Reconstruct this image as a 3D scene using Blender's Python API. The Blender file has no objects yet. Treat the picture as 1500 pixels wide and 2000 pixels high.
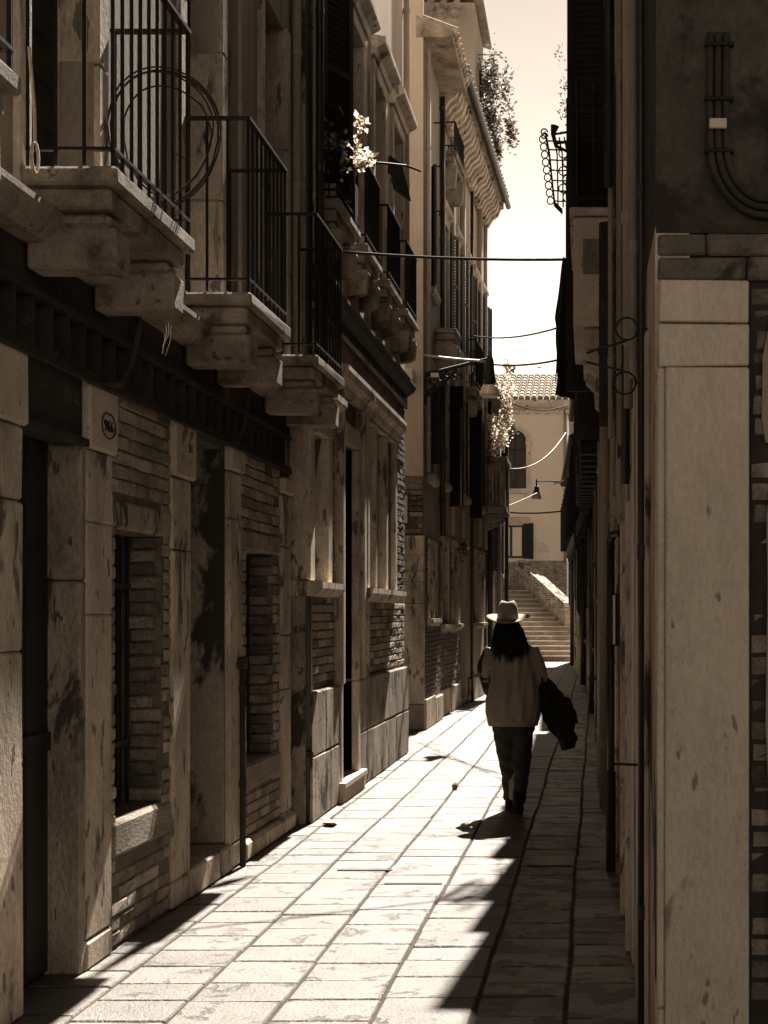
import bpy, bmesh, math, random
from mathutils import Vector, Matrix
R = math.radians
rnd = random.Random(7)
sc = bpy.context.scene
COL = sc.collection

# ------------------------------------------------------------------ camera
FPX, PX0, PY0, EYE = 2800.0, 1165.0, 1200.0, 1.6     # focal length and vanishing point in photo pixels
cam_d = bpy.data.cameras.new('camera')
cam = bpy.data.objects.new('camera', cam_d); COL.objects.link(cam)
cam.location = (0, 0, EYE); cam.rotation_euler = (R(90), 0, 0)
cam_d.sensor_fit = 'HORIZONTAL'; cam_d.sensor_width = 36
cam_d.lens = 36 * FPX / 1500
cam_d.shift_x = -(PX0 - 750) / 1500
cam_d.shift_y = (PY0 - 1000) / 1500
cam_d.clip_start = 0.1; cam_d.clip_end = 3000
sc.camera = cam

# ------------------------------------------------------------------ sky and sun
SUN_EL, SUN_AZ = R(50), R(4.6)                        # sun ahead, a little to the right of the alley
w = bpy.data.worlds.new('World'); sc.world = w; w.use_nodes = True
nt = w.node_tree; nt.nodes.clear()
sky = nt.nodes.new('ShaderNodeTexSky'); sky.sky_type = 'NISHITA'; sky.sun_disc = False
sky.sun_elevation = SUN_EL; sky.sun_rotation = SUN_AZ
sky.air_density = 2.0; sky.dust_density = 0.2; sky.ozone_density = 1.0
bw = nt.nodes.new('ShaderNodeRGBToBW')
tin = nt.nodes.new('ShaderNodeMix'); tin.data_type = 'RGBA'; tin.blend_type = 'MULTIPLY'
tin.inputs[0].default_value = 1.0; tin.inputs[7].default_value = (1.0, 0.865, 0.715, 1)
bg = nt.nodes.new('ShaderNodeBackground'); bg.inputs[1].default_value = 0.075
out = nt.nodes.new('ShaderNodeOutputWorld')
gm = nt.nodes.new('ShaderNodeMath'); gm.operation = 'POWER'; gm.inputs[1].default_value = 2.6   # film contrast of the sepia print
g0 = nt.nodes.new('ShaderNodeMath'); g0.operation = 'MULTIPLY'; g0.inputs[1].default_value = 1 / 9.8
g1 = nt.nodes.new('ShaderNodeMath'); g1.operation = 'MULTIPLY'; g1.inputs[1].default_value = 9.8
nt.links.new(sky.outputs[0], bw.inputs[0]); nt.links.new(bw.outputs[0], g0.inputs[0]); nt.links.new(g0.outputs[0], gm.inputs[0]); nt.links.new(gm.outputs[0], g1.inputs[0]); nt.links.new(g1.outputs[0], tin.inputs[6])
nt.links.new(tin.outputs[2], bg.inputs[0]); nt.links.new(bg.outputs[0], out.inputs[0])
sun_d = bpy.data.lights.new('sun', 'SUN'); sun_d.energy = 4.6; sun_d.angle = R(0.6)
sun_d.color = (1.0, 0.92, 0.82)
sun = bpy.data.objects.new('sun', sun_d); COL.objects.link(sun)
sdir = Vector((math.sin(SUN_AZ) * math.cos(SUN_EL), math.cos(SUN_AZ) * math.cos(SUN_EL), math.sin(SUN_EL)))
sun.rotation_euler = (-sdir).to_track_quat('-Z', 'Y').to_euler()
sun.location = (0, 0, 30)
sc.view_settings.view_transform = 'Standard'; sc.view_settings.look = 'None'
sc.view_settings.gamma = 1.0; sc.view_settings.use_curve_mapping = False
sc.view_settings.exposure = 1.85
sc.render.engine = 'CYCLES'
sc.cycles.max_bounces = 6; sc.cycles.diffuse_bounces = 4; sc.cycles.glossy_bounces = 3
sc.cycles.caustics_reflective = False; sc.cycles.caustics_refractive = False

# ------------------------------------------------------------------ materials
TINT = (1.0, 0.845, 0.685)
def sep(v, t=TINT): return (v * t[0], v * t[1], v * t[2], 1)
def N(t, kind, **kw):
    n = t.nodes.new(kind)
    for k, v in kw.items(): setattr(n, k, v)
    return n
def mat(name, v, v2=None, scale=2.0, bump=0.3, bscale=40, rough=0.85, spec=0.3, per=0.0, zs=1.0,
        patch=None, pscale=1.5, pth=0.55, psoft=0.04, crack=0.0, metal=0.0, fine=0.25, pits=None):
    """v/v2: the thing's lightest and darkest tone; per: tone differs from piece to piece; patch: tone of stains or lost plaster"""
    m = bpy.data.materials.new(name); m.use_nodes = True; t = m.node_tree; L = t.links
    b = t.nodes['Principled BSDF']
    b.inputs['Roughness'].default_value = rough; b.inputs['Specular IOR Level'].default_value = spec
    b.inputs['Metallic'].default_value = metal
    geo = N(t, 'ShaderNodeNewGeometry')
    mp = N(t, 'ShaderNodeMapping'); mp.inputs[3].default_value = (1, 1, zs)
    L.new(geo.outputs['Position'], mp.inputs[0])
    oi = N(t, 'ShaderNodeObjectInfo')
    if per > 0:
        off = N(t, 'ShaderNodeVectorMath', operation='SCALE'); off.inputs[0].default_value = (13.7, 7.3, 5.1)
        L.new(oi.outputs['Random'], off.inputs['Scale'])
        ad = N(t, 'ShaderNodeVectorMath', operation='ADD'); L.new(mp.outputs[0], ad.inputs[0]); L.new(off.outputs[0], ad.inputs[1])
        co = ad.outputs[0]
    else: co = mp.outputs[0]
    n1 = N(t, 'ShaderNodeTexNoise'); n1.inputs['Scale'].default_value = scale; n1.inputs['Detail'].default_value = 8; n1.inputs['Roughness'].default_value = 0.62
    L.new(co, n1.inputs[0])
    r1 = N(t, 'ShaderNodeMapRange'); r1.inputs[1].default_value = 0.32; r1.inputs[2].default_value = 0.68
    L.new(n1.outputs[0], r1.inputs[0])
    mx = N(t, 'ShaderNodeMix', data_type='RGBA')
    if v2 is None: v2 = v * 0.5
    mx.inputs[6].default_value = sep(v2); mx.inputs[7].default_value = sep(v)
    L.new(r1.outputs[0], mx.inputs[0])
    cur = mx.outputs[2]
    n2 = N(t, 'ShaderNodeTexNoise'); n2.inputs['Scale'].default_value = bscale; n2.inputs['Detail'].default_value = 4; n2.inputs['Roughness'].default_value = 0.7
    L.new(co, n2.inputs[0])
    def mult(cur, fac_out):
        q = N(t, 'ShaderNodeVectorMath', operation='SCALE'); L.new(cur, q.inputs[0]); L.new(fac_out, q.inputs['Scale']); return q.outputs[0]
    if fine > 0:
        r2 = N(t, 'ShaderNodeMapRange'); r2.inputs[1].default_value = 0.3; r2.inputs[2].default_value = 0.7
        r2.inputs[3].default_value = 1 - fine; r2.inputs[4].default_value = 1 + fine
        L.new(n2.outputs[0], r2.inputs[0]); cur = mult(cur, r2.outputs[0])
    hsrc = n2.outputs[0]
    if patch is not None:
        n3 = N(t, 'ShaderNodeTexNoise'); n3.inputs['Scale'].default_value = pscale; n3.inputs['Detail'].default_value = 9; n3.inputs['Roughness'].default_value = 0.65
        n3.inputs['Distortion'].default_value = 0.4
        sh = N(t, 'ShaderNodeVectorMath', operation='ADD'); sh.inputs[1].default_value = (31.3, 17.7, 3.9); L.new(co, sh.inputs[0]); L.new(sh.outputs[0], n3.inputs[0])
        r3 = N(t, 'ShaderNodeMapRange'); r3.inputs[1].default_value = pth; r3.inputs[2].default_value = pth + psoft
        L.new(n3.outputs[0], r3.inputs[0])
        m3 = N(t, 'ShaderNodeMix', data_type='RGBA'); m3.inputs[7].default_value = sep(patch)
        L.new(r3.outputs[0], m3.inputs[0]); L.new(cur, m3.inputs[6]); cur = m3.outputs[2]
        hh = N(t, 'ShaderNodeMath', operation='MULTIPLY_ADD'); hh.inputs[1].default_value = -0.8
        L.new(r3.outputs[0], hh.inputs[0]); L.new(hsrc, hh.inputs[2]); hsrc = hh.outputs[0]
    if pits:
        n4 = N(t, 'ShaderNodeTexNoise'); n4.inputs['Scale'].default_value = pits[0]; n4.inputs['Detail'].default_value = 3; n4.inputs['Roughness'].default_value = .5
        L.new(co, n4.inputs[0])
        r4 = N(t, 'ShaderNodeMapRange'); r4.inputs[1].default_value = pits[1]; r4.inputs[2].default_value = pits[1] + .025; r4.inputs[3].default_value = 1; r4.inputs[4].default_value = pits[2]
        L.new(n4.outputs[0], r4.inputs[0]); cur = mult(cur, r4.outputs[0])
        h4 = N(t, 'ShaderNodeMath', operation='MULTIPLY_ADD'); h4.inputs[1].default_value = 1.2
        L.new(r4.outputs[0], h4.inputs[0]); L.new(hsrc, h4.inputs[2]); hsrc = h4.outputs[0]
    if crack > 0:
        vo = N(t, 'ShaderNodeTexVoronoi', feature='DISTANCE_TO_EDGE'); vo.inputs['Scale'].default_value = crack
        nn = N(t, 'ShaderNodeTexNoise'); nn.inputs['Scale'].default_value = crack * 2.5; nn.inputs['Detail'].default_value = 5
        L.new(co, nn.inputs[0])
        av = N(t, 'ShaderNodeVectorMath', operation='MULTIPLY_ADD'); av.inputs[1].default_value = (.35, .35, .35)
        L.new(nn.outputs[1], av.inputs[0]); L.new(co, av.inputs[2]); L.new(av.outputs[0], vo.inputs[0])
        rc = N(t, 'ShaderNodeMapRange'); rc.inputs[1].default_value = 0.0; rc.inputs[2].default_value = 0.012; rc.inputs[3].default_value = 0.55; rc.inputs[4].default_value = 1.0
        L.new(vo.outputs[0], rc.inputs[0])
        # cracks only here and there
        rm = N(t, 'ShaderNodeMapRange'); rm.inputs[1].default_value = 0.40; rm.inputs[2].default_value = 0.45; L.new(n1.outputs[0], rm.inputs[0])
        mm = N(t, 'ShaderNodeMath', operation='MAXIMUM'); L.new(rc.outputs[0], mm.inputs[0]); L.new(rm.outputs[0], mm.inputs[1])
        cur = mult(cur, mm.outputs[0])
    if per > 0:
        rp = N(t, 'ShaderNodeMapRange'); rp.inputs[3].default_value = 1 - per; rp.inputs[4].default_value = 1 + per
        L.new(oi.outputs['Random'], rp.inputs[0]); cur = mult(cur, rp.outputs[0])
    L.new(cur, b.inputs['Base Color'])
    if bump > 0:
        bp = N(t, 'ShaderNodeBump'); bp.inputs['Strength'].default_value = bump; bp.inputs['Distance'].default_value = 0.02
        L.new(hsrc, bp.inputs['Height']); L.new(bp.outputs[0], b.inputs['Normal'])
    return m
def brickmat(name, v, v2, mort, vertical_axis='x', bw_=0.25, bh=0.075, bump=0.6):
    m = bpy.data.materials.new(name); m.use_nodes = True; t = m.node_tree; L = t.links
    b = t.nodes['Principled BSDF']; b.inputs['Roughness'].default_value = 0.9; b.inputs['Specular IOR Level'].default_value = 0.2
    geo = N(t, 'ShaderNodeNewGeometry'); sx = N(t, 'ShaderNodeSeparateXYZ'); L.new(geo.outputs['Position'], sx.inputs[0])
    ad = N(t, 'ShaderNodeMath', operation='ADD'); L.new(sx.outputs[0], ad.inputs[0]); L.new(sx.outputs[1], ad.inputs[1])
    cb = N(t, 'ShaderNodeCombineXYZ'); L.new(ad.outputs[0], cb.inputs[0]); L.new(sx.outputs[2], cb.inputs[1])
    br = N(t, 'ShaderNodeTexBrick'); br.inputs['Scale'].default_value = 1; br.inputs['Mortar Size'].default_value = 0.012
    br.inputs['Brick Width'].default_value = bw_; br.inputs['Row Height'].default_value = bh; br.inputs['Mortar Smooth'].default_value = 0.2
    br.inputs['Color1'].default_value = sep(v); br.inputs['Color2'].default_value = sep(v2); br.inputs['Mortar'].default_value = sep(mort)
    L.new(cb.outputs[0], br.inputs[0])
    n = N(t, 'ShaderNodeTexNoise'); n.inputs['Scale'].default_value = 5; n.inputs['Detail'].default_value = 8; L.new(geo.outputs['Position'], n.inputs[0])
    r = N(t, 'ShaderNodeMapRange'); r.inputs[1].default_value = .3; r.inputs[2].default_value = .7; r.inputs[3].default_value = 0.55; r.inputs[4].default_value = 1.3; L.new(n.outputs[0], r.inputs[0])
    q = N(t, 'ShaderNodeVectorMath', operation='SCALE'); L.new(br.outputs[0], q.inputs[0]); L.new(r.outputs[0], q.inputs['Scale'])
    L.new(q.outputs[0], b.inputs['Base Color'])
    iv = N(t, 'ShaderNodeMath', operation='SUBTRACT'); iv.inputs[0].default_value = 1; L.new(br.outputs[1], iv.inputs[1])
    bp = N(t, 'ShaderNodeBump'); bp.inputs['Strength'].default_value = bump; bp.inputs['Distance'].default_value = 0.02
    L.new(iv.outputs[0], bp.inputs['Height']); L.new(bp.outputs[0], b.inputs['Normal'])
    return m

M = {}
M['stone']    = mat('istrian_stone', .78, .32, scale=3.0, bump=.5, bscale=55, rough=.8, patch=.13, pscale=4.2, pth=.575, psoft=.06, crack=6.0, zs=.40, fine=.25, pits=(13, .64, .35))
M['stone2']   = mat('weathered_stone', .52, .17, scale=3.5, bump=.7, bscale=50, rough=.85, patch=.07, pscale=3.4, pth=.55, psoft=.04, zs=.45, fine=.28, pits=(16, .64, .4))
M['capstone'] = mat('clean_stone_block', .74, .50, scale=3, bump=.35, bscale=60, rough=.8, fine=.16, patch=.2, pscale=3.5, pth=.62, psoft=.05, pits=(18, .68, .5))
M['soot']     = mat('sooty_stone', .50, .18, scale=3.4, bump=.4, bscale=60, rough=.85, patch=.07, pscale=3.5, pth=.54, psoft=.15, fine=.22, pits=(20, .66, .4))
M['pier']    = mat('pale_pier_stone', .72, .50, scale=2.0, bump=.45, bscale=70, rough=.8, patch=.26, pscale=2.6, pth=.61, psoft=.05, crack=7.0, zs=.35, fine=.14, pits=(15, .67, .45))
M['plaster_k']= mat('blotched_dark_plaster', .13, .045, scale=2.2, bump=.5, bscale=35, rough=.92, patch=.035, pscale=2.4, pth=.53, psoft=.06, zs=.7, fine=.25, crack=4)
M['reveal']  = mat('peeling_reveal_plaster', .46, .30, scale=2.5, bump=.5, bscale=40, rough=.92, patch=.05, pscale=1.7, pth=.50, psoft=.05, zs=.6, fine=.2)
M['course']  = mat('dark_weathered_course', .22, .09, scale=4, bump=.6, bscale=45, rough=.9, patch=.05, pscale=4, pth=.56, psoft=.08, fine=.25)
M['plaster']  = mat('aged_plaster', .38, .24, scale=1.6, bump=.3, bscale=60, rough=.92, patch=.16, pscale=1.4, pth=.58, psoft=.08, zs=.35, fine=.14)
M['plaster_l']= mat('pale_plaster', .60, .42, scale=.9, bump=.15, bscale=50, rough=.92, patch=.26, pscale=.7, pth=.60, psoft=.15, zs=.35, fine=.08)
M['plaster_d']= mat('vignette_dark_plaster', .065, .022, scale=1.6, bump=.35, bscale=35, rough=.92, patch=.13, pscale=1.4, pth=.60, psoft=.06, zs=.6, fine=.2)  # vignette falloff over the upper right walls is put into this tone
M['plaster_r']= mat('flaking_plaster', .66, .30, scale=2.6, bump=.7, bscale=30, rough=.92, patch=.07, pscale=2.2, pth=.54, psoft=.04, zs=.3, fine=.2, crack=1.5)
M['mortar']   = mat('old_mortar', .24, .11, scale=6, bump=.6, bscale=70, rough=.95)
M['brick']    = mat('old_brick', .52, .26, scale=9, bump=.9, bscale=60, rough=.92, per=.42, patch=.34, pscale=7, pth=.62, psoft=.10, fine=.35)
M['brick_d']  = mat('dark_brick', .30, .13, scale=9, bump=.9, bscale=60, rough=.92, per=.5, patch=.27, pscale=7, pth=.64, psoft=.10, fine=.35)
M['cement']   = mat('rough_cement', .40, .25, scale=3, bump=1.0, bscale=22, rough=.92, fine=.3, zs=3.0)
M['paving']   = mat('trachyte_paving', .145, .07, scale=4.5, bump=.5, bscale=60, rough=.45, spec=.5, per=.22, patch=.055, pscale=5, pth=.57, psoft=.06, fine=.25, pits=(30, .68, .5))
M['paving_shade'] = mat('worn_shade_side_paving', .30, .13, scale=4.5, bump=.45, bscale=45, rough=.46, spec=.5, per=.3, patch=.06, pscale=4, pth=.52, psoft=.04, fine=.28, pits=(30, .66, .5))  # worn copy of the paving, lightened to lift the shadow-side columns
M['ground']   = mat('joint_dirt', .07, .04, scale=4, bump=.5, bscale=50, rough=.95)
M['wood']     = mat('dark_painted_wood', .030, .012, scale=5, bump=.35, bscale=30, rough=.7, zs=.12)
M['shutter']  = mat('shutter_wood', .022, .010, scale=5, bump=.3, bscale=40, rough=.7, zs=.2)
M['shutter_m']= mat('brown_shutter_wood', .07, .035, scale=5, bump=.3, bscale=40, rough=.7, zs=.2)
M['iron']     = mat('wrought_iron', .018, .008, scale=8, bump=.3, bscale=90, rough=.62, spec=.3)
M['steel']    = mat('rusty_steel_beam', .06, .022, scale=4, bump=.5, bscale=50, rough=.75, patch=.10, pscale=3, pth=.6)
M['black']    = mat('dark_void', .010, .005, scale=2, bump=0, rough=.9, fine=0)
M['pipe_l']   = mat('pale_painted_pipe', .42, .28, scale=5, bump=.1, rough=.5, spec=.5, zs=.3, fine=.1)
M['pipe_d']   = mat('dark_copper_pipe', .045, .02, scale=5, bump=.15, rough=.45, spec=.5, zs=.3, metal=.3)
M['cable']    = mat('grey_cable_sheath', .07, .04, scale=8, bump=.1, rough=.85, spec=.1)
M['tile']     = mat('roof_tile', .50, .22, scale=7, bump=.5, bscale=50, rough=.9, per=.35, patch=.14, pscale=5, pth=.6)
M['leaf']     = mat('leaf', .10, .045, scale=9, bump=0, rough=.45, spec=.5, per=.1)
M['leaf_l']   = mat('pale_leaf', .24, .12, scale=9, bump=0, rough=.4, spec=.5)
M['enamel']   = mat('white_enamel', .72, .60, scale=3, bump=.05, rough=.35, spec=.5, fine=.04)
M['paint_k']  = mat('black_paint', .012, .008, scale=4, bump=0, rough=.6, fine=0)
M['cloth_w']  = mat('pale_cloth', .60, .45, scale=3, bump=.15, rough=.9)
M['cloth_k']  = mat('dark_cloth', .035, .018, scale=4, bump=.2, rough=.95)
M['housewall']= mat('far_haze_lit_plaster', .82, .72, scale=.8, bump=.1, bscale=20, rough=.95, patch=.27, pscale=.6, pth=.62, psoft=.12, fine=.06)  # albedo raised to stand in for the bright haze at the far end
M['step']     = mat('stone_step', .34, .2, scale=4, bump=.3, rough=.75, fine=.2)
M['brick_far']= brickmat('far_brick', .34, .16, .45)
M['brick_mid']= brickmat('mid_brick', .22, .10, .09)
def translucent(name, v, vt):
    m = M[name]; t = m.node_tree; o_ = [n for n in t.nodes if n.type == 'OUTPUT_MATERIAL'][0]; b = t.nodes['Principled BSDF']
    tr = N(t, 'ShaderNodeBsdfTranslucent'); tr.inputs[0].default_value = sep(vt)
    ms = N(t, 'ShaderNodeMixShader'); ms.inputs[0].default_value = .55
    t.links.new(b.outputs[0], ms.inputs[1]); t.links.new(tr.outputs[0], ms.inputs[2]); t.links.new(ms.outputs[0], o_.inputs[0])
translucent('leaf', .1, .16); translucent('leaf_l', .3, .75)
gl = bpy.data.materials.new('dark_glass'); gl.use_nodes = True
gb = gl.node_tree.nodes['Principled BSDF']; gb.inputs['Base Color'].default_value = sep(.02); gb.inputs['Roughness'].default_value = .08; gb.inputs['Specular IOR Level'].default_value = .6
M['glass'] = gl

# ------------------------------------------------------------------ mesh helpers
class Frame:
    """u runs along p0->p1, d points out of the wall, z is up"""
    def __init__(s, p0, p1, side='L'):
        s.o = Vector((p0[0], p0[1])); v = Vector((p1[0] - p0[0], p1[1] - p0[1])); s.len = v.length; s.u = v / s.len
        s.d = Vector((s.u.y, -s.u.x)) if side == 'L' else Vector((-s.u.y, s.u.x)); s.side = side
        s.ang = math.atan2(s.u.y, s.u.x)
    def p(s, u, d, z): q = s.o + s.u * u + s.d * d; return Vector((q.x, q.y, z))
WF = Frame((0, 0), (0, 1))        # world: u = y, d = x
class MB:
    def __init__(s): s.v = []; s.f = []
    def add(s, vs, fs):
        b = len(s.v); s.v += [Vector(v) for v in vs]; s.f += [tuple(b + i for i in f) for f in fs]; return s
    def box(s, F, u0, u1, d0, d1, z0, z1):
        vs = [F.p(u, d, z) for u in (u0, u1) for d in (d0, d1) for z in (z0, z1)]
        return s.add(vs, [(0, 1, 3, 2), (4, 6, 7, 5), (0, 4, 5, 1), (2, 3, 7, 6), (0, 2, 6, 4), (1, 5, 7, 3)])
    def cbox(s, F, u0, u1, d0, d1, z0, z1, c=.01, j=0):
        """box with chamfered edges; j = unevenness"""
        c = min(c, (u1 - u0) * .3, (d1 - d0) * .3, (z1 - z0) * .3)
        vs = []; idx = {}
        for a in (0, 1):
            for b in (0, 1):
                for g in (0, 1):
                    U, D, Z = (u0, u1)[a], (d0, d1)[b], (z0, z1)[g]
                    jj = [rnd.uniform(-j, j) for _ in range(3)]
                    su, sd, sz = (1, -1)[a], (1, -1)[b], (1, -1)[g]
                    for ax in range(3):
                        q = [U + su * c * (ax != 0) + jj[0], D + sd * c * (ax != 1) + jj[1], Z + sz * c * (ax != 2) + jj[2]]
                        idx[(a, b, g, ax)] = len(vs); vs.append(F.p(*q))
        I = lambda a, b, g, ax: idx[(a, b, g, ax)]
        fs = []
        for k in (0, 1):
            fs.append((I(k, 0, 0, 0), I(k, 1, 0, 0), I(k, 1, 1, 0), I(k, 0, 1, 0)))
            fs.append((I(0, k, 0, 1), I(1, k, 0, 1), I(1, k, 1, 1), I(0, k, 1, 1)))
            fs.append((I(0, 0, k, 2), I(1, 0, k, 2), I(1, 1, k, 2), I(0, 1, k, 2)))
        for a in (0, 1):
            for b in (0, 1):
                fs.append((I(a, b, 0, 0), I(a, b, 1, 0), I(a, b, 1, 1), I(a, b, 0, 1)))
                fs.append((I(a, 0, b, 0), I(a, 1, b, 0), I(a, 1, b, 2), I(a, 0, b, 2)))
                fs.append((I(0, a, b, 1), I(1, a, b, 1), I(1, a, b, 2), I(0, a, b, 2)))
                for g in (0, 1): fs.append((I(a, b, g, 0), I(a, b, g, 1), I(a, b, g, 2)))
        return s.add(vs, fs)
    def prof(s, F, u0, u1, pts):
        """extrude a (d,z) outline along u"""
        n = len(pts); vs = [F.p(u0, d, z) for d, z in pts] + [F.p(u1, d, z) for d, z in pts]
        fs = [tuple(range(n)), tuple(range(2 * n - 1, n - 1, -1))] + [(i, (i + 1) % n, n + (i + 1) % n, n + i) for i in range(n)]
        return s.add(vs, fs)
    def profd(s, F, d0, d1, pts):
        """extrude a (u,z) outline along d"""
        n = len(pts); vs = [F.p(u, d0, z) for u, z in pts] + [F.p(u, d1, z) for u, z in pts]
        fs = [tuple(range(n)), tuple(range(2 * n - 1, n - 1, -1))] + [(i, (i + 1) % n, n + (i + 1) % n, n + i) for i in range(n)]
        return s.add(vs, fs)
    def tube(s, pts, r, n=6, cap=True):
        pts = [Vector(p) for p in pts]; rs = r if isinstance(r, (list, tuple)) else [r] * len(pts)
        vs = []; fs = []; prev = None
        for i, p in enumerate(pts):
            t = (pts[min(i + 1, len(pts) - 1)] - pts[max(i - 1, 0)])
            t = t.normalized() if t.length > 1e-9 else Vector((0, 0, 1))
            if prev is None:
                a = t.orthogonal().normalized()
            else:
                a = (prev - t * prev.dot(t)); a = a.normalized() if a.length > 1e-6 else t.orthogonal().normalized()
            prev = a; bb = t.cross(a)
            for k in range(n):
                an = 2 * math.pi * k / n; vs.append(p + (a * math.cos(an) + bb * math.sin(an)) * rs[i])
        m = len(pts)
        for i in range(m - 1):
            for k in range(n): fs.append((i * n + k, i * n + (k + 1) % n, (i + 1) * n + (k + 1) % n, (i + 1) * n + k))
        if cap: fs.append(tuple(range(n - 1, -1, -1))); fs.append(tuple((m - 1) * n + k for k in range(n)))
        return s.add(vs, fs)
    def rings(s, rings, cap=True):
        n = len(rings[0]); vs = [v for r in rings for v in r]; fs = []
        for i in range(len(rings) - 1):
            for k in range(n): fs.append((i * n + k, i * n + (k + 1) % n, (i + 1) * n + (k + 1) % n, (i + 1) * n + k))
        if cap: fs.append(tuple(range(n - 1, -1, -1))); fs.append(tuple((len(rings) - 1) * n + k for k in range(n)))
        return s.add(vs, fs)
    def build(s, name, m, parent=None, smooth=False, label=None, kind=None, recalc=True):
        me = bpy.data.meshes.new(name)
        lo = Vector((min(v.x for v in s.v), min(v.y for v in s.v), min(v.z for v in s.v)))
        hi = Vector((max(v.x for v in s.v), max(v.y for v in s.v), max(v.z for v in s.v)))
        c = Vector(((lo.x + hi.x) / 2, (lo.y + hi.y) / 2, lo.z))
        me.from_pydata([tuple(v - c) for v in s.v], [], s.f)
        if recalc:
            b = bmesh.new(); b.from_mesh(me); bmesh.ops.recalc_face_normals(b, faces=b.faces); b.to_mesh(me); b.free()
        if smooth: me.shade_smooth()
        me.materials.append(M[m] if isinstance(m, str) else m)
        o = bpy.data.objects.new(name, me); COL.objects.link(o)
        o.location = c
        if parent is not None: put(o, parent)
        if label: o['label'] = label
        if kind: o['kind'] = kind
        return o
def wloc(o):
    l = o.location.copy()
    while o.parent: o = o.parent; l += o.location
    return l
def put(o, parent):
    o.parent = parent; o.location = o.location - wloc(parent)
def tag(o, label, cat, group=None):
    o['label'] = label; o['category'] = cat
    if group: o['group'] = group
    return o
def thing(name, loc, label, cat, group=None):
    o = bpy.data.objects.new(name, None); o.location = loc; COL.objects.link(o); o.empty_display_size = .2
    return tag(o, label, cat, group)
def solid(o, voxel, smooth_it=4):
    """fuse overlapping closed shells into one skin"""
    md = o.modifiers.new('r', 'REMESH'); md.mode = 'VOXEL'; md.voxel_size = voxel
    ms = o.modifiers.new('s', 'SMOOTH'); ms.factor = .5; ms.iterations = smooth_it
    dg = bpy.context.evaluated_depsgraph_get(); dg.update()
    me = bpy.data.meshes.new_from_object(o.evaluated_get(dg)); mats = list(o.data.materials)
    o.modifiers.clear(); o.data = me
    if not me.materials:
        for q in mats: me.materials.append(q)
    me.shade_smooth(); return o

def wall(F, u0, u1, z0, z1, holes, thick, m, parent, name='wall', d=0.0, core=5.0, top=None):
    """facade with real openings; cells outside the holes, with a core box behind it"""
    us = sorted({u0, u1} | {min(max(h[0], u0), u1) for h in holes} | {min(max(h[1], u0), u1) for h in holes})
    zs = sorted({z0, z1} | {min(max(h[2], z0), z1) for h in holes} | {min(max(h[3], z0), z1) for h in holes})
    nu, nz = len(us) - 1, len(zs) - 1
    def occ(i, k):
        if i < 0 or k < 0 or i >= nu or k >= nz: return False
        cu, cz = (us[i] + us[i + 1]) / 2, (zs[k] + zs[k + 1]) / 2
        return not any(h[0] < cu < h[1] and h[2] < cz < h[3] for h in holes)
    mb = MB(); db = d - thick
    P = F.p
    for i in range(nu):
        for k in range(nz):
            if not occ(i, k): continue
            a, b, c, e = us[i], us[i + 1], zs[k], zs[k + 1]
            mb.add([P(a, d, c), P(b, d, c), P(b, d, e), P(a, d, e)], [(0, 1, 2, 3)])
            if not occ(i - 1, k): mb.add([P(a, d, c), P(a, db, c), P(a, db, e), P(a, d, e)], [(0, 1, 2, 3)])
            if not occ(i + 1, k): mb.add([P(b, d, c), P(b, db, c), P(b, db, e), P(b, d, e)], [(0, 1, 2, 3)])
            if not occ(i, k - 1): mb.add([P(a, d, c), P(a, db, c), P(b, db, c), P(b, d, c)], [(0, 1, 2, 3)])
            if not occ(i, k + 1): mb.add([P(a, d, e), P(a, db, e), P(b, db, e), P(b, d, e)], [(0, 1, 2, 3)])
    if core: mb.box(F, u0, u1, db - core, db, z0, z1)
    return mb.build(name, m, parent, recalc=False)

BRICKS = {}
def brick_mesh(L, H, T, m):
    key = (L, H, T, m)
    if key not in BRICKS:
        lst = []
        for k in range(5):
            o = MB().cbox(WF, -L / 2, L / 2, -T, 0, -H / 2, H / 2, c=.007, j=.0028).build('brick', m)
            # recentre so the origin is the middle of the outer face
            for v in o.data.vertices: v.co = v.co + o.location
            lst.append(o.data); bpy.data.objects.remove(o)
        BRICKS[key] = lst
    return BRICKS[key]
NB = {}
def bricks(F, u0, u1, z0, z1, holes, parent, m='brick', L=.23, H=.060, J=.010, d=0.0, T=.05, stuff=False, gap=0.03, ragged=0.0):
    """real bricks in running bond; each one an object under parent (or one joined part when stuff)"""
    k = 0; z = z0; mb = MB() if stuff else None
    pl = wloc(parent)
    while z + H <= z1 + .02:
        u = u0 - (L / 2 if k % 2 else 0) + rnd.uniform(-.01, .01)
        zc = z + H / 2
        while u < u1 - .02:
            ln = L if rnd.random() > .22 else L * .5
            a, b = max(u, u0), min(u + ln, u1); u += ln + J
            if b - a < .035: continue
            for h in holes:
                if h[2] - H * .5 < zc < h[3] + H * .5:
                    if a >= h[0] and b <= h[1]: a = b
                    elif a < h[0] < b: b = h[0] - (rnd.uniform(0, ragged))
                    elif a < h[1] < b: a = h[1] + (rnd.uniform(0, ragged))
            if b - a < .035 or rnd.random() < gap: continue
            dd = d + rnd.uniform(-.002, .003)
            if stuff: mb.cbox(F, a, b, dd - T, dd, z, z + H, c=.006, j=.003); continue
            o = bpy.data.objects.new('brick', rnd.choice(brick_mesh(L, H, T, m))); COL.objects.link(o)
            o.parent = parent; o.location = F.p((a + b) / 2, dd, zc) - pl
            # unit mesh has length on y, outer face on +x
            o.rotation_euler = (rnd.uniform(-.012, .012), 0, F.ang - math.pi / 2 + rnd.uniform(-.01, .01) + (0 if F.side == 'L' else math.pi))
            o.scale = (1, (b - a) / L, 1)
            NB[parent.name] = NB.get(parent.name, 0) + 1
        z += H + J; k += 1
    if stuff and mb.v: return mb.build('brickwork', m, parent, kind='stuff')
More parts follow.
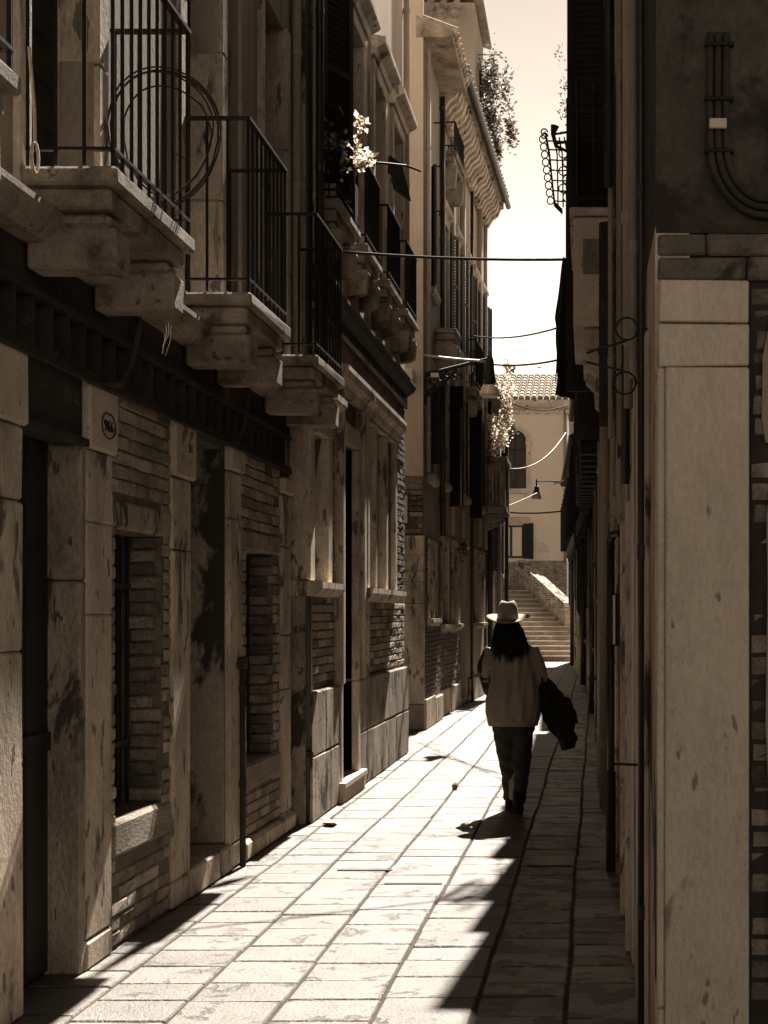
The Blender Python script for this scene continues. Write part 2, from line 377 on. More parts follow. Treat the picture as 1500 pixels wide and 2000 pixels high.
def text(s, F, u, d, z, size, m, parent, name='lettering', sx=1.0, ext=.002, roll=0.0):
    cu = bpy.data.curves.new(name, 'FONT'); cu.body = s; cu.size = size; cu.align_x = 'CENTER'; cu.align_y = 'CENTER'; cu.extrude = ext
    o = bpy.data.objects.new(name, cu); COL.objects.link(o)
    dg = bpy.context.evaluated_depsgraph_get(); dg.update()
    me = bpy.data.meshes.new_from_object(o.evaluated_get(dg)); bpy.data.objects.remove(o)
    me.materials.clear(); me.materials.append(M[m])
    o = bpy.data.objects.new(name, me); COL.objects.link(o)
    n = Vector((F.d.x, F.d.y, 0)); up = Vector((0, 0, 1)); x = up.cross(n)
    rot = Matrix((x, up, n)).transposed().to_4x4() @ Matrix.Rotation(roll, 4, 'Z')
    o.rotation_euler = rot.to_euler(); o.scale = (sx, 1, 1); o.location = F.p(u, d, z)
    if parent is not None: put(o, parent)
    return o
def railing(F, u0, u1, d0, d1, z, h, parent, step=.11, r=.009, m='iron', top=.016, low=.06, panels=None):
    """iron railing round three sides; each bar its own part"""
    e = .02; pts = []
    n = max(2, round((u1 - u0 - 2 * e) / step))
    for i in range(n + 1): pts.append((u0 + e + (u1 - u0 - 2 * e) * i / n, d1 - e))
    nd = max(1, round((d1 - d0) / step))
    for i in range(nd):
        dd = d0 + e + (d1 - d0 - 2 * e) * i / nd
        pts.append((u0 + e, dd)); pts.append((u1 - e, dd))
    base = None
    for u, d in pts:
        if base is None:
            base = MB().tube([F.p(u, d, z), F.p(u, d, z + h)], r, 6).build('baluster', m, parent); me = base.data
        else:
            o = bpy.data.objects.new('baluster', me); COL.objects.link(o); o.parent = parent
            q = F.p(u, d, z); o.location = q - wloc(parent)
    def loop(zz, t, nm):
        mb = MB()
        mb.box(F, u0 + e - t, u1 - e + t, d1 - e - t, d1 - e + t, zz, zz + t)
        mb.box(F, u0 + e - t, u0 + e + t, d0, d1 - e - t - .001, zz, zz + t)
        mb.box(F, u1 - e - t, u1 - e + t, d0, d1 - e - t - .001, zz, zz + t)
        return mb.build(nm, m, parent)
    loop(z + h, top, 'handrail'); loop(z + low, top * .8, 'bottom_rail')
def balcony(F, u0, u1, d, z, parent, m='soot', thick=.17, h=.92, step=.11, brackets=2, bh=.22, br=.15, box=False, rail=True, r=.009):
    mb = MB()
    mb.cbox(F, u0, u1, 0.004, d, z - thick * .45, z, c=.012, j=.003)
    mb.cbox(F, u0 + .05, u1 - .05, 0.004, d - .04, z - thick, z - thick * .45 - .001, c=.012, j=.003)
    b = mb.build('balcony', m, parent)
    for i in range(brackets):
        uu = u0 + .09 + (u1 - u0 - .18 - br) * i / max(1, brackets - 1)
        q = MB()
        q.cbox(F, uu + .01, uu + br - .01, .004, d - .06, z - thick - .055, z - thick - .002, c=.015, j=.003)
        zt = z - thick - .057
        if box: q.cbox(F, uu, uu + br, .004, d - .03, zt - bh, zt, c=.012, j=.004)
        else: q.prof(F, uu, uu + br, [(.004, zt), (d - .02, zt), (d - .01, zt - .03), (d - .03, zt - bh + .03), (d - .07, zt - bh), (.004, zt - bh - .02)])
        q.build('bracket', m, b)
    if rail: railing(F, u0 + .02, u1 - .02, 0.01, d - .01, z + .01, h, b, step=step, r=r)
    return b
def window(F, u0, u1, z0, z1, parent, depth=.2, fr=.0, proj=.03, m='stone', pane='glass', sill=True, bars=0, hood=0, closed=None, sd=.06, mull=True, name='window'):
    """stone surround (if fr>0), a recessed sash with panes; bars and shutters are sub-parts"""
    mb = MB()
    t = .045; db = -depth
    mb.box(F, u0, u0 + t, db, db + .04, z0, z1).box(F, u1 - t, u1, db, db + .04, z0, z1)
    mb.box(F, u0 + t, u1 - t, db, db + .04, z0, z0 + t).box(F, u0 + t, u1 - t, db, db + .04, z1 - t, z1)
    if mull:
        c = (u0 + u1) / 2; mb.box(F, c - .02, c + .02, db + .001, db + .035, z0 + t, z1 - t)
    w_ = mb.build(name, 'wood', parent)
    MB().box(F, u0 + t, u1 - t, db + .002, db + .012, z0 + t, z1 - t).build('pane', pane, w_)
    if fr:
        MB().cbox(F, u0 - fr, u0, -depth * .9, proj, z0, z1, c=.008, j=.002).build('jamb', m, w_)
        MB().cbox(F, u1, u1 + fr, -depth * .9, proj, z0, z1, c=.008, j=.002).build('jamb', m, w_)
        MB().cbox(F, u0 - fr, u1 + fr, -depth * .9, proj + .004, z1, z1 + fr, c=.008, j=.002).build('lintel', m, w_)
    if sill:
        MB().prof(F, u0 - fr - .04, u1 + fr + .04, [(-depth * .9, z0), (proj + sd, z0 - .012), (proj + sd, z0 - .06), (proj + sd * .4, z0 - .12), (-depth * .9, z0 - .12)]).build('sill', m, w_)
    if hood:
        z = z1 + fr
        MB().prof(F, u0 - fr - .08, u1 + fr + .08, [(.0, z + .004), (hood * .35, z + .004), (hood * .45, z + .06), (hood * .9, z + .10), (hood, z + .12), (hood, z + .17), (.0, z + .2)]).build('hood', m, w_)
    if bars:
        for i in range(bars):
            u = u0 + (u1 - u0) * (i + .5) / bars
            MB().tube([F.p(u, -.05, z0), F.p(u, -.05, z1)], .010, 6).build('bar', 'iron', w_)
        for q in (.3, .7):
            zz = z0 + (z1 - z0) * q; MB().box(F, u0, u1, -.062, -.038, zz, zz + .012).build('crossbar', 'iron', w_)
    return w_
def shutter(F, u, d, z0, z1, wdt, ang, parent, m='shutter', hinge=1):
    """louvred leaf hinged at u; ang 0 = flat on the wall, 90 = square to it"""
    a = R(ang); q = F.p(u, d, 0); du = F.u * math.cos(a) * hinge + F.d * math.sin(a)
    F2 = Frame((q.x, q.y), (q.x + du.x, q.y + du.y), 'L')
    mb = MB(); t = .05
    mb.box(F2, 0, t, -.018, .018, z0, z1).box(F2, wdt - t, wdt, -.018, .018, z0, z1)
    for zz in (z0, (z0 + z1) / 2, z1 - t): mb.box(F2, t, wdt - t, -.018, .018, zz, zz + t)
    mb.box(F2, t, wdt - t, -.006, -.003, z0 + t, z1 - t)
    z = z0 + t + .01
    while z < z1 - t:
        mb.prof(F2, t, wdt - t, [(-.014, z), (-.010, z), (.014, z + .038), (.010, z + .038)]); z += .05
    return mb.build('shutter', m, parent)
def downpipe(F, u, d, z0, z1, parent, r=.045, m='pipe_l', collars=2.0, elbow=None, name='drainpipe'):
    pts = [F.p(u, d, z0), F.p(u, d, z1)]
    if elbow: pts = [F.p(u + elbow[0], d + elbow[1], z0 - .12), F.p(u + elbow[0] * .6, d + elbow[1] * .6, z0 - .04)] + [F.p(u, d, z0 + .06), F.p(u, d, z1)]
    o = MB().tube(pts, r, 10).build(name, m, parent, smooth=True)
    z = z0 + .5
    while z < z1:
        MB().tube([F.p(u, d, z), F.p(u, d, z + .05)], r * 1.18, 10).build('collar', m, o, smooth=False); z += collars
    return o
def leaves(pos, rad, n, size, seed, shape=None, m='leaf', parent=None, name='foliage', up=.3, **kw):
    rr = random.Random(seed); mb = MB()
    cl = [(Vector((rr.gauss(0, .5), rr.gauss(0, .5), rr.gauss(0, .5))), rr.uniform(.25, .55)) for _ in range(14)]
    for _ in range(n):
        c, s = rr.choice(cl)
        p = Vector((c.x + rr.gauss(0, s * .5), c.y + rr.gauss(0, s * .5), c.z + rr.gauss(0, s * .5)))
        p = Vector((p.x * rad[0], p.y * rad[1], p.z * rad[2])) + Vector(pos)
        a = Vector((rr.uniform(-1, 1), rr.uniform(-1, 1), rr.uniform(-.4, .8))).normalized(); b = a.orthogonal().normalized()
        b = (Matrix.Rotation(rr.uniform(0, 6.28), 3, a) @ b); s2 = size * rr.uniform(.6, 1.3)
        mb.add([p, p + a * s2 * .5 + b * s2 * .28, p + a * s2, p + a * s2 * .5 - b * s2 * .28], [(0, 1, 2, 3)])
    return mb.build(name, m, parent, recalc=False)
def cable_pts(a, b, sag, n=14):
    a, b = Vector(a), Vector(b); return [a.lerp(b, i / n) + Vector((0, 0, -sag * 4 * (i / n) * (1 - i / n))) for i in range(n + 1)]
def PX(px, Y): return (px - PX0) / FPX * Y
def PZ(py, Y): return EYE + (PY0 - py) / FPX * Y

# ================================================================== ground
g = MB(); g.add([(-400, -60, -.03), (400, -60, -.03), (400, 900, -.03), (-400, 900, -.03)], [(0, 1, 2, 3)])
gr = g.build('ground', 'ground', kind='structure')
pav = MB().box(WF, 1.5, 52, -4.6, 2.6, -.026, -.010).build('pavement', 'ground', kind='structure')
cols = [-2.47, -2.08, -1.69, -1.30, -.89, -.49, -.127, .30]
rows = []
for ci in range(len(cols) - 1):
    y = 4.4 + rnd.uniform(0, .3)
    while y < 51:
        ln = rnd.choice([.27, .31, .34, .38, .44]) if ci < 5 else rnd.choice([.22, .25, .29, .34])
        rows.append((y, y + ln, ci)); y += ln
near = sorted([r for r in rows if r[1] > 5.0])[:290]
near_set = set(near); far = [r for r in rows if r not in near_set and r[1] > 5.0]
vary = {}
def wob(x, y): return 0.006 * math.sin(y * 1.3 + x * 5) + .003 * math.sin(y * 4.1 + x * 9)
def stone(mb, r, c=.009):
    y0, y1, ci = r; x0, x1 = cols[ci], cols[ci + 1]
    j = .0075; h = .005 if ci < 5 else .008
    F = WF; a = x0 + j + wob(x0, (y0 + y1) / 2); b = x1 - j + wob(x1, (y0 + y1) / 2)
    mb.cbox(F, y0 + j * .7, y1 - j * .7, a, b, -.024, rnd.uniform(-h, 0), c=c, j=.002)
for r in near:
    mb = MB(); stone(mb, r, rnd.choice([.006, .010, .016])); mb.build('paving_stone', 'paving_shade' if (r[2] >= 5 or rnd.random() < .05) else 'paving', pav)
m1, m2 = MB(), MB()
for r in far: stone(m2 if r[2] >= 5 or rnd.random() < .08 else m1, r, .012)
for x0 in (-3.9, -3.4, -2.95):
    y = 16.5
    while y < 51: ln = rnd.choice([.3, .4, .5]); m1.cbox(WF, y + .005, y + ln - .005, x0 + .006, x0 + .47, -.024, -.002, c=.012); y += ln
for (a, b, y_) in ((-1.62, -1.28, 8.95), (-1.26, -.92, 8.50), (-.44, -.16, 9.1)): MB().cbox(WF, y_, y_ + .035, a, b, -.02, .004, c=.002).build('drain_slot', 'paint_k', pav)
m1.build('far_paving', 'paving', pav, kind='stuff'); m2.build('far_shade_side_paving', 'paving_shade', pav, kind='stuff')

# ================================================================== left house 1 (near)
XL = -2.30
F1 = Frame((XL, 0), (XL, 1))
h1 = thing('alley_house', (XL - 2.5, 7.9, 0), 'near left house with iron-railed stone balconies, stone door pillars and old brick bays', 'house')
Y0, Y1 = 2.0, 10.72
doors = [(5.72, 6.42, 0, 2.38), (8.12, 8.90, .17, 2.62)]
wins = [(6.86, 7.60, .61, 2.01), (9.42, 10.22, .61, 2.03)]
french = [(3.6, 4.5, 3.22, 5.9), (5.78, 6.56, 3.22, 5.9), (7.98, 8.72, 3.22, 5.9), (9.85, 10.55, 3.22, 5.9)]
# ground storey: mortar backing with openings; upper storey: plaster
wall(F1, Y0, Y1, 0, 2.66, doors + wins, .5, 'mortar', h1, d=-.009)
wall(F1, Y0, Y1, 2.93, 3.1, [], .5, 'plaster_d', h1, name='frieze', d=-.01)
wall(F1, Y0, Y1, 3.1, 11, french, .22, 'plaster', h1, name='upper_wall', d=-.0)
# steel beam with stiffening ribs
mb = MB(); mb.box(F1, Y0, Y1, -.5, -.11, 2.665, 2.928).box(F1, Y0, Y1, -.109, .02, 2.665, 2.695).box(F1, Y0, Y1, -.109, .02, 2.90, 2.928)
beam = mb.build('steel_beam', 'steel', h1)
y = 5.05; base = None
while y < 10.6:
    base = MB().box(F1, y, y + .016, -.105, .012, 2.697, 2.898).build('rib', 'steel', beam); y += .195
# string course
MB().prof(F1, Y0, Y1, [(.002, 3.10), (.08, 3.10), (.13, 3.14), (.15, 3.19), (.15, 3.215), (.002, 3.23)]).build('string_course', 'soot', h1)
# stone pillars
def pillar(F, u0, u1, z1, parent, m='stone', d=.014, joints=(.16, 1.05, 1.75), cap=.31, capw=.02, seed=0, rear=-.4):
    zs_ = [0.0] + list(joints) + [z1 - cap]
    for a, b in zip(zs_[:-1], zs_[1:]):
        MB().cbox(F, u0, u1, rear, d + rnd.uniform(-.004, .004), a + .0015, b - .0015, c=.011, j=.004).build('pillar_stone', m, parent)
    MB().cbox(F, u0 - .004, u1 + capw, rear, d + .020, z1 - cap + .003, z1, c=.012, j=.003).build('pillar_cap', 'capstone', parent)
pillar(F1, 5.20, 5.71, 2.66, h1, joints=(1.45, 2.05))
pillar(F1, 6.43, 6.78, 2.66, h1, joints=(.13, 1.6, 2.02))
pillar(F1, 7.74, 8.10, 2.66, h1, joints=(.15, 1.95))
pillar(F1, 8.91, 9.22, 2.66, h1, d=.02, joints=(.16, 2.2), cap=.16)
pillar(F1, 10.42, 10.70, 2.60, h1, d=.02, joints=(.15, 1.05, 1.45, 2.1), cap=.12)
# long jamb strips seen inside the near doorway
MB().cbox(F1, 6.36, 6.428, -.16, .01, 0, 1.75, c=.01, j=.003).build('door_jamb', 'stone2', h1)
MB().cbox(F1, 6.36, 6.428, -.16, .012, 1.753, 2.38, c=.01, j=.003).build('door_jamb', 'stone2', h1)
d1 = MB()
for k in range(5): d1.box(F1, 5.72 + k * .13, 5.72 + k * .13 + .125, -.16, -.135 + .004 * (k % 2), .02, 2.37)
dr = d1.build('door', 'wood', h1, label='dark plank door in the near doorway')
MB().box(F1, 5.72, 6.36, -.134, -.12, 1.0, 1.08).build('rail', 'wood', dr)
MB().cbox(F1, 5.72, 6.42, -.12, .0, 2.385, 2.655, c=.008).build('door_panel', 'steel', h1, label='dark metal panel over the near door')
MB().box(F1, 5.72, 6.42, -.10, .03, 2.35, 2.384).build('door_lintel', 'steel', h1)
# second doorway: deep plastered recess, stone step
FR = Frame((XL - .45, 8.90), (XL, 8.90), 'L')
MB().box(F1, 8.11, 8.90, -.62, -.5, .17, 2.62).build('door', 'wood', h1)
MB().box(FR, -.03, .44, 0.002, .03, .19, 2.62).build('reveal_plaster', 'reveal', h1)
MB().cbox(F1, 8.06, 8.96, -.5, .03, 0.002, .17, c=.012, j=.002).build('door_step', 'stone', h1)
# house number oval painted on the capital of the second pillar
FP = Frame((XL + .0355, 0), (XL + .0355, 1))
pl = MB(); ov = [(math.cos(t) * .092, math.sin(t) * .060) for t in [i * math.pi / 12 for i in range(24)]]
ov = [(a * (1 - .12 * (abs(a) < .03 and b > 0)), b - (.010 if abs(a) < .02 and b > 0 else 0)) for a, b in ov]
pts = [FP.p(6.655 + a, .001, 2.475 + b) for a, b in ov]; pl.tube(pts + pts[:1], .0035, 5, cap=False)
nb = pl.build('number_oval', 'paint_k', h1)
text('966', FP, 6.655, .0015, 2.47, .075, 'paint_k', h1, 'house_number', sx=1.1)
text('31', FP, 8.0, .0015, 2.52, .070, 'paint_k', h1, 'house_number', sx=1.2)
# brick bays
hw = [(6.80, 7.60, .42, 2.15)]
bricks(F1, 6.80, 7.735, .02, 2.655, [(6.86, 7.60, .40, 2.16)], h1, ragged=.02)
bricks(F1, 9.235, 10.41, .14, 2.655, [(9.42, 10.22, .42, 2.17)], h1, ragged=.02, m='brick')
for (u, z0, z1, w0) in ((7.60, .61, 2.01, .17), (10.22, .61, 2.03, .17)):
    FJ = Frame((XL - w0, u), (XL, u), 'L')
    bricks(FJ, .0, w0 - .008, z0 + .01, z1 - .01, [], h1, m='brick_d', d=.03, L=.26, ragged=0, T=.04)
for (a, b, sl, lin) in ((6.80, 7.735, (.43, .61), (2.01, 2.15)), (9.235, 10.41, (.44, .61), (2.03, 2.16))):
    MB().cbox(F1, a, b, -.3, .012, sl[0], sl[1], c=.02, j=.006).build('window_sill', 'cement', h1)
    MB().cbox(F1, a, b, -.28, .010, lin[0], lin[1], c=.015, j=.006).build('window_lintel', 'stone2', h1)
for (a, b, z0, z1, _) in [(*w, 0) for w in wins]:
    g_ = MB().box(F1, a, b - .032, -.28, -.21, z0, z1).build('window', 'black', h1)  # black sheet put in for the unlit depth behind the bars
    n = 5
    for i in range(n):
        u = a + (b - a) * (i + .5) / n; MB().tube([F1.p(u, -.165, z0), F1.p(u, -.165, z1)], .010, 6).build('bar', 'iron', g_)
    for q in (.22, .80): zz = z0 + (z1 - z0) * q; MB().box(F1, a, b - .034, -.175, -.155, zz, zz + .03).build('crossbar', 'steel', g_)
MB().cbox(F1, 9.24, 10.75, -.1, .05, 0.001, .13, c=.02, j=.003).build('base_course', 'stone', h1)
downpipe(F1, 9.12, .05, .0, 1.25, h1, r=.020, m='cable', collars=.6)
MB().cbox(F1, 9.08, 9.16, .02, .075, 1.25, 1.33, c=.01).build('pipe_hopper', 'steel', h1)
# french windows of the upper floor
for (a, b, z0, z1) in french:
    w_ = MB().box(F1, a, b, -.21, -.17, z0, z1).build('window', 'shutter', h1)
    for k in range(12): MB().box(F1, a + .04, b - .04, -.17, -.160, z0 + .15 + k * .2, z0 + .29 + k * .2).build('slat', 'shutter', w_)
    for uu in (a - .13, b):
        for k in range(3): MB().cbox(F1, uu, uu + .13, -.2, .025, z0 + .002 + k * .9, z0 + k * .9 + .896, c=.008, j=.002).build('jamb_stone', 'stone', h1)
# balconies
B = []
for (a, b) in ((3.55, 4.75), (5.68, 6.80), (7.90, 8.92), (9.80, 10.84)):
    B.append(balcony(F1, a, b, .40, 3.38, h1, m='soot', thick=.16, h=.95, bh=.17, br=.17, box=True))
# pipes between the windows
downpipe(F1, 9.12, .03, 3.3, 11, h1, r=.016, m='pipe_l', collars=1.0)
downpipe(F1, 10.80, .04, 3.3, 11, h1, r=.035, m='pipe_l', collars=1.0)
downpipe(F1, 11.0, .07, .0, 11, h1, r=.05, m='pipe_d', collars=1.4)
# conduits crossing the beam
for (y_, s) in ((6.75, .0), (8.95, .0)):
    MB().tube([F1.p(y_ + .35, .02, 3.10), F1.p(y_ + .25, .07, 3.02), F1.p(y_ + .1, .08, 2.80), F1.p(y_, .06, 2.68), F1.p(y_ - .15, .03, 2.655)], .016, 8).build('conduit', 'cable', h1, smooth=True)
MB().tube([F1.p(5.0, .04, 2.645), F1.p(6.6, .04, 2.64), F1.p(8.0, .045, 2.645), F1.p(10.6, .04, 2.645)], .012, 6).build('conduit', 'cable', h1)

# coil of cable hung on the first balcony rail
cc = F1.p(6.70, .36, 3.83); cm = MB()
for k in range(5):
    rr_ = (.262, .258, .235, .205, .25)[k]; off = (.0, .03, -.03, .05, .012)[k]
    cm.tube([Vector((cc.x - .08 + rr_ * math.cos(t) + rnd.uniform(-.004, .004), cc.y + off + .05 * math.sin(t * 2), cc.z + rr_ * 1.25 * math.sin(t))) for t in [i * math.pi / 16 for i in range(33)]], .0045, 5, cap=False)
coil = cm.build('cable_coil', 'cable'); tag(coil, 'large round coil of thin cable hung on the nearest balcony railing', 'cable')
rp = MB().tube([F1.p(4.80, .40, 3.50), F1.p(4.82, .41, 3.3), F1.p(4.80, .42, 3.18)], .006, 5).tube([F1.p(4.80 + .03 * math.sin(t), .42 + .0 * t, 3.13 + .05 * math.cos(t)) for t in [i * math.pi / 6 for i in range(13)]], .006, 5).build('rope', 'cloth_w')
tag(rp, 'short pale rope with a loop hanging at the left edge of the picture', 'rope')
# twigs under the first balcony
tw = MB()
for k in range(4):
    p = F1.p(6.62 + .04 * k, .30, 2.96); q = p + Vector((rnd.uniform(-.05, .05), rnd.uniform(-.05, .05), -rnd.uniform(.04, .16)))
    tw.tube([p, p.lerp(q, .5) + Vector((.01, 0, 0)), q], .0012, 4)
tag(tw.build('dry_weed', 'leaf_l'), 'dry weed stems hanging below the nearest balcony bracket', 'weed')

# ================================================================== left house 2
X2 = -2.22
F2 = Frame((X2, 0), (X2, 1))
h2 = thing('alley_house', (X2 - 2.5, 13.8, 0), 'second house on the left, brick ground floor, four small upper balconies and dark cornice', 'house')
ya, yb = 10.95, 16.6
w2 = [(11.05, 11.62, 1.86, 3.02)]
dr2 = (12.30, 13.06, .17, 3.10); w3 = (13.62, 15.55, 1.86, 3.45)
bal2 = [(11.35, 12.35), (12.72, 13.62), (14.10, 15.02), (15.45, 16.40)]
up = [(a + .12, b - .12, 4.98, 6.95) for a, b in bal2]
wall(F2, ya, yb, 0, 4.0, w2 + [dr2, w3], .3, 'mortar', h2, d=-.009)
wall(F2, ya, yb, 4.0, 12.5, up, .25, 'plaster_l', h2, name='upper_wall')
MB().box(F2, ya - .03, ya, -5.2, .0, 0, 12.4).build('end_wall', 'stone2', h2)
bricks(F2, 10.97, 12.20, 1.06, 3.9, [(10.97, 11.80, 1.70, 3.15)], h2, m='brick', ragged=0)
bricks(F2, 13.22, 16.58, 1.03, 1.72, [], h2, m='brick', ragged=0)
bricks(F2, 15.85, 16.58, 1.80, 4.0, [], h2, m='brick_d', stuff=True)
bricks(F2, 13.2, 15.85, 3.7, 4.0, [], h2, m='brick_d', stuff=True)
bricks(Frame((X2 - 3, yb), (X2, yb), 'R'), 2.0, 2.98, .1, 4.0, [], h2, m='brick_d', stuff=True)
# plinth of big stone slabs
for (a, b) in ((10.97, 11.55), (11.56, 12.18), (13.22, 13.95), (13.96, 14.75), (14.76, 15.6), (15.61, 16.62)):
    MB().cbox(F2, a, b, -.2, .045, .002, .50, c=.012, j=.004).build('plinth_stone', 'stone2', h2)
    MB().cbox(F2, a, b, -.2, .04, .506, 1.0, c=.012, j=.004).build('plinth_stone', 'stone2', h2)
window(F2, *w2[0], h2, depth=.13, fr=.17, proj=.05, m='stone', sd=.10, hood=.16, mull=False)
# door with tall jambs and projecting step
for k, (a, b) in enumerate(((12.20, 12.30), (13.06, 13.20))):
    MB().cbox(F2, a, b, -.26, .05, .17, 1.0, c=.01).build('door_jamb', 'stone', h2)
    MB().cbox(F2, a, b, -.26, .05, 1.003, 3.1, c=.01).build('door_jamb', 'stone', h2)
MB().cbox(F2, 12.2, 13.2, -.26, .052, 3.103, 3.28, c=.01).build('door_lintel', 'stone', h2)
MB().box(F2, 12.30, 13.06, -.29, -.24, .17, 3.1).build('door', 'wood', h2)
MB().prof(F2, 12.12, 13.28, [(-.28, .0), (.08, .0), (.08, .12), (.10, .13), (.10, .17), (-.28, .18)]).build('door_step', 'capstone', h2)
MB().cbox(F2, 12.06, 12.17, .005, .03, 1.55, 1.85, c=.004).build('bell_panel', 'cement', h2)
for uu in (12.18, 13.30, 13.50):
    MB().cbox(F2, uu, uu + .12, -.05, .07, 1.003, 3.5, c=.012).build('pilaster_strip', 'stone', h2)
for (a, b) in ((12.05, 13.50), (13.55, 15.75)):
    MB().prof(F2, a, b, [(.0, 3.50), (.06, 3.50), (.08, 3.56), (.13, 3.60), (.14, 3.66), (.14, 3.70), (.0, 3.74)]).build('hood', 'stone', h2)
# three-light barred window
w_ = MB().box(F2, 13.62, 15.55, -.24, -.18, 1.86, 3.45).build('window', 'shutter', h2)
for uu in (13.50, 14.15, 14.88, 15.56):
    MB().cbox(F2, uu, uu + .13, -.2, .04, 1.86, 3.45, c=.01).build('jamb', 'stone', w_)
MB().cbox(F2, 13.45, 15.75, -.2, .045, 3.452, 3.5, c=.006).build('lintel', 'stone', w_)
MB().prof(F2, 13.42, 15.78, [(-.2, 1.86), (.13, 1.85), (.13, 1.80), (.06, 1.72), (-.2, 1.72)]).build('sill', 'stone', w_)
for i in range(9):
    u = 13.7 + i * .225; MB().tube([F2.p(u, -.05, 1.86), F2.p(u, -.05, 3.45)], .011, 6).build('bar', 'iron', w_)
# dark cornice with a beaded lower edge
MB().prof(F2, ya, yb + .04, [(.0, 3.98), (.03, 3.98), (.03, 4.12), (.10, 4.17), (.13, 4.22), (.13, 4.25), (.0, 4.28)]).build('cornice', 'steel', h2)
cm = MB()
for i in range(55): cm.cbox(F2, ya + .05 + i * .10, ya + .115 + i * .10, .031, .055, 3.97, 4.01, c=.01)
cm.build('beading', 'soot', h2, kind='stuff')
for (a, b) in bal2:
    balcony(F2, a, b, .19, 4.90, h2, m='soot', thick=.16, h=.72, step=.085, bh=.22, br=.13, r=.007)
for (a, b, z0, z1) in up:
    window(F2, a, b, z0, z1, h2, depth=.2, fr=.13, proj=.03, m='stone', sill=False, hood=.16, pane='plaster')
shutter(F2, 11.45, .03, 4.98, 6.95, .36, 150, h2, hinge=-1)
downpipe(F2, 11.05, .05, 4.3, 12, h2, r=.03, m='pipe_l', collars=1.0)
MB().box(F2, 11.12, 11.36, -.0, .02, 4.98, 9.0).build('shutter', 'shutter', h2)
downpipe(F2, 10.99, .10, 3.3, 12, h2, r=.03, m='pipe_d', collars=1.2)
downpipe(F2, 13.75, .04, 4.3, 12, h2, r=.018, m='pipe_l', collars=1.0)
downpipe(F2, 16.45, .04, 5.0, 12, h2, r=.035, m='pipe_l', collars=1.0)

# potted plants on the first small balcony of house 2
def potted(loc, r, h, rad, n, size, seed, label, lm='leaf_l', box=None):
    t = thing('potted_plant', loc, label, 'plant', 'potted plants on the balconies')
    x, y, z = loc
    if box: MB().cbox(WF, y - box, y + box, x - r, x + r, z, z + h, c=.01).build('flower_box', 'soot', t)
    else: MB().tube([(x, y, z), (x, y, z + h * .9), (x, y, z + h * .9), (x, y, z + h)], [r * .7, r, r * 1.12, r * 1.12], 14).build('pot', 'brick', t)
    sm = MB()
    rr = random.Random(seed)
    for _ in range(7): sm.tube([(x, y, z + h * .9), (x + rr.uniform(-.4, .4) * rad[0], y + rr.uniform(-.4, .4) * rad[1], z + h + rad[2] * .7), (x + rr.uniform(-1, 1) * rad[0] * .8, y + rr.uniform(-1, 1) * rad[1] * .8, z + h + rad[2] * rr.uniform(.9, 1.6))], .005, 4)
    sm.build('stem', 'leaf', t)
    leaves((x, y, z + h + rad[2]), rad, n, size, seed, m=lm, parent=t)
    return t
potted((X2 + .10, 11.56, 4.93), .05, .10, (.14, .22, .28), 420, .055, 3, 'leafy plant spilling through the first small upper balcony railing', box=.16)
potted((X2 + .12, 12.20, 5.25), .05, .10, (.17, .20, .15), 330, .065, 4, 'bright broad-leaved plant leaning over the first small balcony beside the leafy one')
sup = MB().box(WF, 12.12, 12.28, X2 + .06, X2 + .18, 4.93, 5.25).build('stool', 'iron'); tag(sup, 'small dark plant stool under the broad-leaved plant on the small balcony', 'stool')
# panel on a bent arm
t = thing('panel_lamp', F2.p(12.75, .19, 5.6).to_tuple(), 'dark square two-leaf panel on a thin bent arm beside the small upper balconies', 'panel')
MB().tube([F2.p(12.75, .18, 5.62), F2.p(12.9, .30, 5.66), F2.p(13.1, .48, 5.70), F2.p(13.2, .60, 5.68)], .011, 6).build('arm', 'iron', t, smooth=True)
FPn = Frame((PX(766, 13.25), 13.2), (PX(806, 13.25), 13.35))
MB().profd(FPn, -.015, .015, [(.0, 5.68), (.145, 5.63), (.20, 5.44), (.03, 5.52)]).build('panel', 'steel', t)
MB().profd(FPn, -.022, .008, [(-.03, 5.66), (-.02, 5.82), (.105, 5.77), (.145, 5.64)]).build('panel', 'steel', t)

# ================================================================== left house 3 (gable facing us beyond the side alley)
X3 = -2.40
F3 = Frame((X3, 0), (X3, 1)); G3 = Frame((X3 - 3.2, 19.9), (X3, 19.9))       # G3 faces the camera, u 0..3.2
h3 = thing('alley_house', (X3 - 2.5, 21, 0), 'third house on the left, pale plaster gable over brick and a stone corner pier', 'house')
o3 = [(20.35, 20.65, 1.55, 2.6), (20.95, 21.25, 1.55, 2.6), (20.5, 21.1, 3.6, 5.2), (20.6, 21.2, 6.3, 8.0)]
wall(F3, 19.9, 22.0, 0, 9.6, o3, .3, 'plaster', h3, core=4.7)
wall(G3, 0, 3.196, 2.7, 11.4, [], .1, 'plaster_l', h3, name='gable_wall', core=0, d=.03)
wall(G3, 0, 3.19, 0, 2.72, [], .1, 'mortar', h3, name='gable_base', core=0, d=.001)
MB().box(G3, 2.5, 3.198, .002, .04, 2.695, 3.52).build('brick_bed', 'mortar', h3)
bricks(G3, 2.52, 3.19, 2.72, 3.50, [], h3, m='brick_d', d=.075, T=.035, H=.066)
zz = [0, .36, 1.75, 2.05, 2.2, 2.42, 2.69]
for i in range(6): MB().cbox(G3, 2.5, 3.215, -.02, .10, zz[i] + .002, zz[i + 1] - .002, c=.01, j=.003).build('pier_stone', 'soot' if i == 0 else 'stone', h3)
MB().cbox(G3, 2.84, 2.99, .08, .115, 2.86, 3.24, c=.004).build('plaque', 'enamel', h3)
